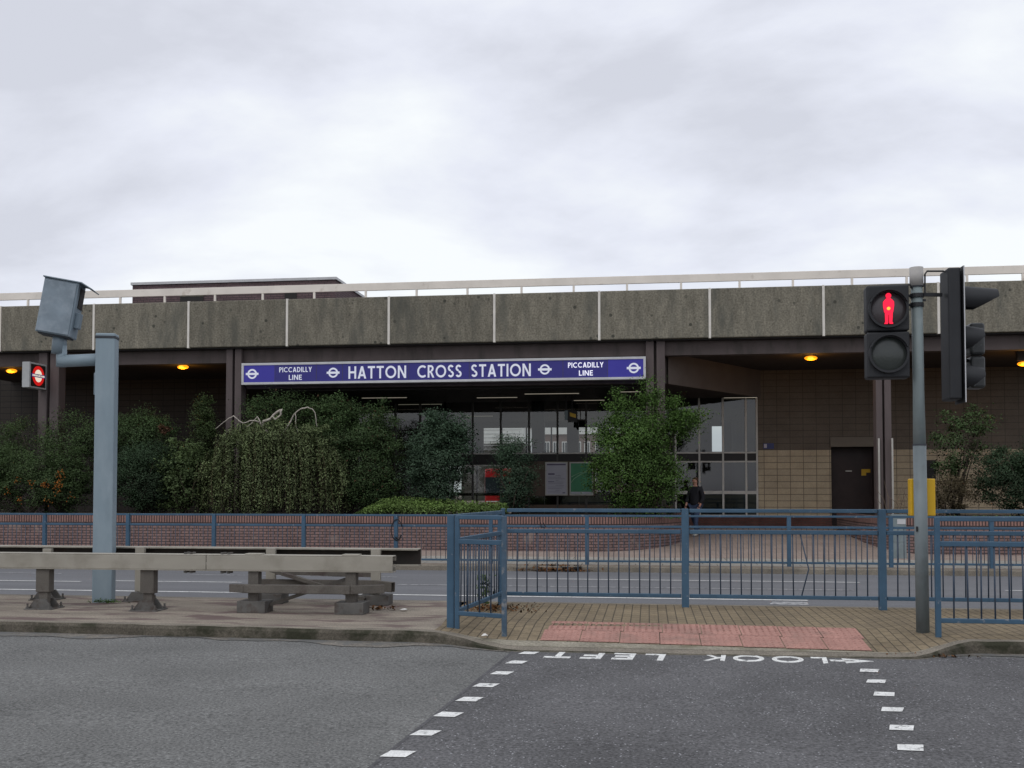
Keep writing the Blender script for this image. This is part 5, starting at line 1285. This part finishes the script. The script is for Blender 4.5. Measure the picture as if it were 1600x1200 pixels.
shrub('tall spreading green bush behind the weeping tree, touching the name board', [bl(375, 500, 612, 720, 28.85, .45), bl(450, 590, 608, 730, 28.8, .5), bl(520, 632, 640, 760, 28.7, .6), bl(520, 630, 720, 800, 28.4, .7), bl(590, 606, 616, 670, 28.7, .2)],
      L_bush, 560, 44, .14, .075, cat='bush', name='spreading_bush', ntw=16, extra=lambda t, pts: leaves(pts[rg.choice(len(pts), 900)] + rg.normal(0, .05, (900, 3)), .07, 'russet_leaves', L_red, t))
shrub('rounded blue green bush right of the tall spreading bush', [bl(628, 740, 652, 770, 28.2, .7), bl(640, 725, 700, 800, 28.2, .7), bl(660, 700, 638, 690, 28.2, .4), bl(700, 735, 648, 700, 28.2, .4)], L_round, 300, 40, .13, .085, cat='bush', name='round_bush')
shrub('slim young dark tree in front of the bus window, left of the notice boards', [bl(768, 838, 672, 770, 28.3, .45), bl(782, 830, 740, 800, 28.3, .4)], L_round, 135, 38, .11, .07, cat='tree', name='young_tree', base=tuple(at(803, 800, 28.3)[:2]) + (BEDZ,), ntw=8)
shrub('leafy mid green tree standing at the right end of the name board', [bl(940, 1050, 640, 730, 28.0, .7), bl(922, 1070, 690, 808, 27.9, .85), bl(1002, 1034, 588, 660, 28.1, .3), bl(948, 990, 606, 670, 28.0, .35), bl(1040, 1062, 618, 680, 28.0, .3), bl(1045, 1090, 640, 690, 28.0, .4), bl(1062, 1106, 644, 660, 28.0, .2), bl(925, 960, 650, 700, 28.0, .3)],
      L_tree, 520, 34, .15, .085, cat='tree', name='leafy_tree', ntw=18, r0=.035)
# low ground cover in front
def cover(name, label, px0, px1, y, top, m, n, size, kind=None):
    a = X(px0, y); b = X(px1, y); t = bpy.data.objects.new(name, None)
    pts = []
    for _ in range(n):
        u = rg.random(); hgt = top(u) * rg.uniform(.15, 1.0) ** .6; yy = y + rg.uniform(-.28, .75); pts.append((a + (b - a) * u, max(yy, WY + .02), BEDZ + hgt * max(0.15, 1 - abs(yy - y - .2) * .9)))
    root = thing(name + '_root', None, None, (a, y, BEDZ)); o = leaves(np.array(pts), size, name, m, root, updir=.8)
    o.parent = None; o.location = WORLD0[root.name]; bpy.data.objects.remove(root); bpy.data.objects.remove(t)
    return tag(o, label, 'ground cover', kind='stuff')
cover('ground_cover', 'bright green low ground cover spilling over the wall between the bush and the young tree', 552, 790, 27.4, lambda u: .10 + .56 * math.sin(min(1, u * 3.2) * PI * .5) * (1 - .42 * u), L_cover, 12000, .062)
cover('wall_creeper', 'thin green creeper along the top of the long planter wall', -200, 1062, 27.22, lambda u: .05 + .05 * math.sin(u * 60) ** 2, L_ivy, 5200, .06)
cover('grass_strip', 'strip of green grass along the top of the right planter wall', 1420, 1900, 27.3, lambda u: .10, L_cover, 2600, .06)
# --- right bed
shrub('thin open sapling with pale leaf tips right of the signal pole', [bl(1455, 1545, 640, 745, 28.4, .5), bl(1500, 1560, 625, 690, 28.4, .35), bl(1455, 1500, 690, 770, 28.4, .4)], L_hedge, 80, 20, .11, .095, cat='tree', name='sapling', base=tuple(at(1492, 800, 28.4)[:2]) + (BEDZ,), ntw=14, r0=.02)
shrub('dark dense shrub at the right edge of the frame behind the railing', [bl(1520, 1640, 690, 806, 28.0, .8), bl(1570, 1720, 676, 800, 28.2, .8)], L_dark, 330, 42, .13, .075)
def drytw(t, pts):
    mb = MB(); b0 = at(1440, 803, 27.7)
    for k in range(30):
        p = Vector((b0.x + random.uniform(-.9, .9), 27.7 + random.uniform(-.2, .3), BEDZ)); q = p + Vector((random.uniform(-.5, .5), random.uniform(-.2, .2), random.uniform(.4, 1.0))); mb.tube([p, p.lerp(q, .5) + Vector((.05, 0, .08)), q], [.012, .009, .004], 4)
    mb.build('bare_twigs', mat('dry_twig', (.16, .12, .085), .9, .3, 8), t)
shrub('half bare brown shrub of dry twigs behind the yellow push button box', [bl(1445, 1525, 745, 803, 27.9, .45)], L_dry, 90, 22, .11, .07, extra=drytw, name='dry_shrub')

# ---- weeds, dead leaves, litter
def litter(name, label, pts, size, m, cat='leaves', kind='stuff'):
    root = thing(name + '_root', None, None, tuple(pts[0])); o = leaves(np.array(pts), size, name, m, root, updir=1.2); o.parent = None; o.location = WORLD0[root.name]; bpy.data.objects.remove(root)
    return tag(o, label, cat, kind=kind)
gp = atp(878, 889, FRP); 
mb = MB(); mb.box(gp.x + .12, gp.x + .55, FY - .012, FY + .05, -.36, -.275); struct(mb.build('drain_gully', M_black))
litter('leaf_litter', 'brown dead leaves gathered at the drain on the far kerb', [(gp.x + rg.normal(-.1, .38), FY - .10 + rg.normal(0, .07), frz(FY - .15) + .02 + abs(rg.normal(0, .035))) for _ in range(240)] + [(gp.x + rg.normal(0, .3), FY + .08 + rg.normal(0, .05), -.25) for _ in range(70)], .075, M_dead)
c = atp(1395, 1027, NR); litter('leaf_litter', 'brown leaf debris along the foot of the near kerb right of the tactile paving', [(c.x + rg.normal(.12, .24), KY - .035 + rg.normal(0, .022), nrz(KY) + .008 + abs(rg.normal(0, .008))) for _ in range(260)], .035, M_dead)
c = atz(770, 955, 0); litter('leaf_litter', 'brown moss and leaves at the foot of the cross railing', [(c.x + rg.normal(0, .22), c.y + rg.normal(.1, .16), .01 + abs(rg.normal(0, .02))) for _ in range(300)], .045, M_dead)
c = atz(752, 950, 0)
wd = thing('weed', 'small green weed growing at the foot of the cross railing', 'plant', (c.x, c.y + .25, 0))
leaves(np.array([(c.x + rg.normal(0, .05), c.y + .25 + rg.normal(0, .05), rg.uniform(.02, .38)) for _ in range(90)]), .06, 'leaves', L_bright, wd)
mb = MB()
for k in range(4): mb.tube([(c.x, c.y + .25, 0), (c.x + random.uniform(-.05, .05), c.y + .25, .2), (c.x + random.uniform(-.08, .08), c.y + .25, .36)], .005, 4)
mb.build('stem', L_con, wd)
c = atz(168, 941, 0); litter('moss_tuft', 'green moss tuft at the foot of the grey camera post', [(c.x + rg.normal(.03, .10), P0.y - .10 + rg.normal(0, .03), .01 + abs(rg.normal(0, .018))) for _ in range(160)], .03, L_ivy, 'moss')
for px_, py_, lab in ((632, 955, 'small white paper scrap lying on the island right of the crash barriers'), (758, 995, 'crumpled white scrap on the kerb ramp by the scuffed blue post')):
    c = atz(px_, py_, islz(X(px_, 11), 10.3) if py_ > 990 else 0.0); mb = MB()
    P_ = [(c.x + .05 * math.cos(k * 1.05) * random.uniform(.6, 1.2), c.y + .05 * math.sin(k * 1.05) * random.uniform(.6, 1.2), c.z + .006 + random.uniform(0, .022)) for k in range(6)]
    for k in range(6): mb.quad([P_[k], P_[(k + 1) % 6], (c.x, c.y, c.z + .035)])
    tag(mb.build('paper_scrap', M_litter), lab, 'litter')
c = atz(597, 953, 0); litter('leaf_litter', 'few curled dead leaves beside the last barrier foot', [(c.x + rg.normal(0, .1), c.y + rg.normal(0, .04), .012 + abs(rg.normal(0, .015))) for _ in range(26)], .07, M_dead)
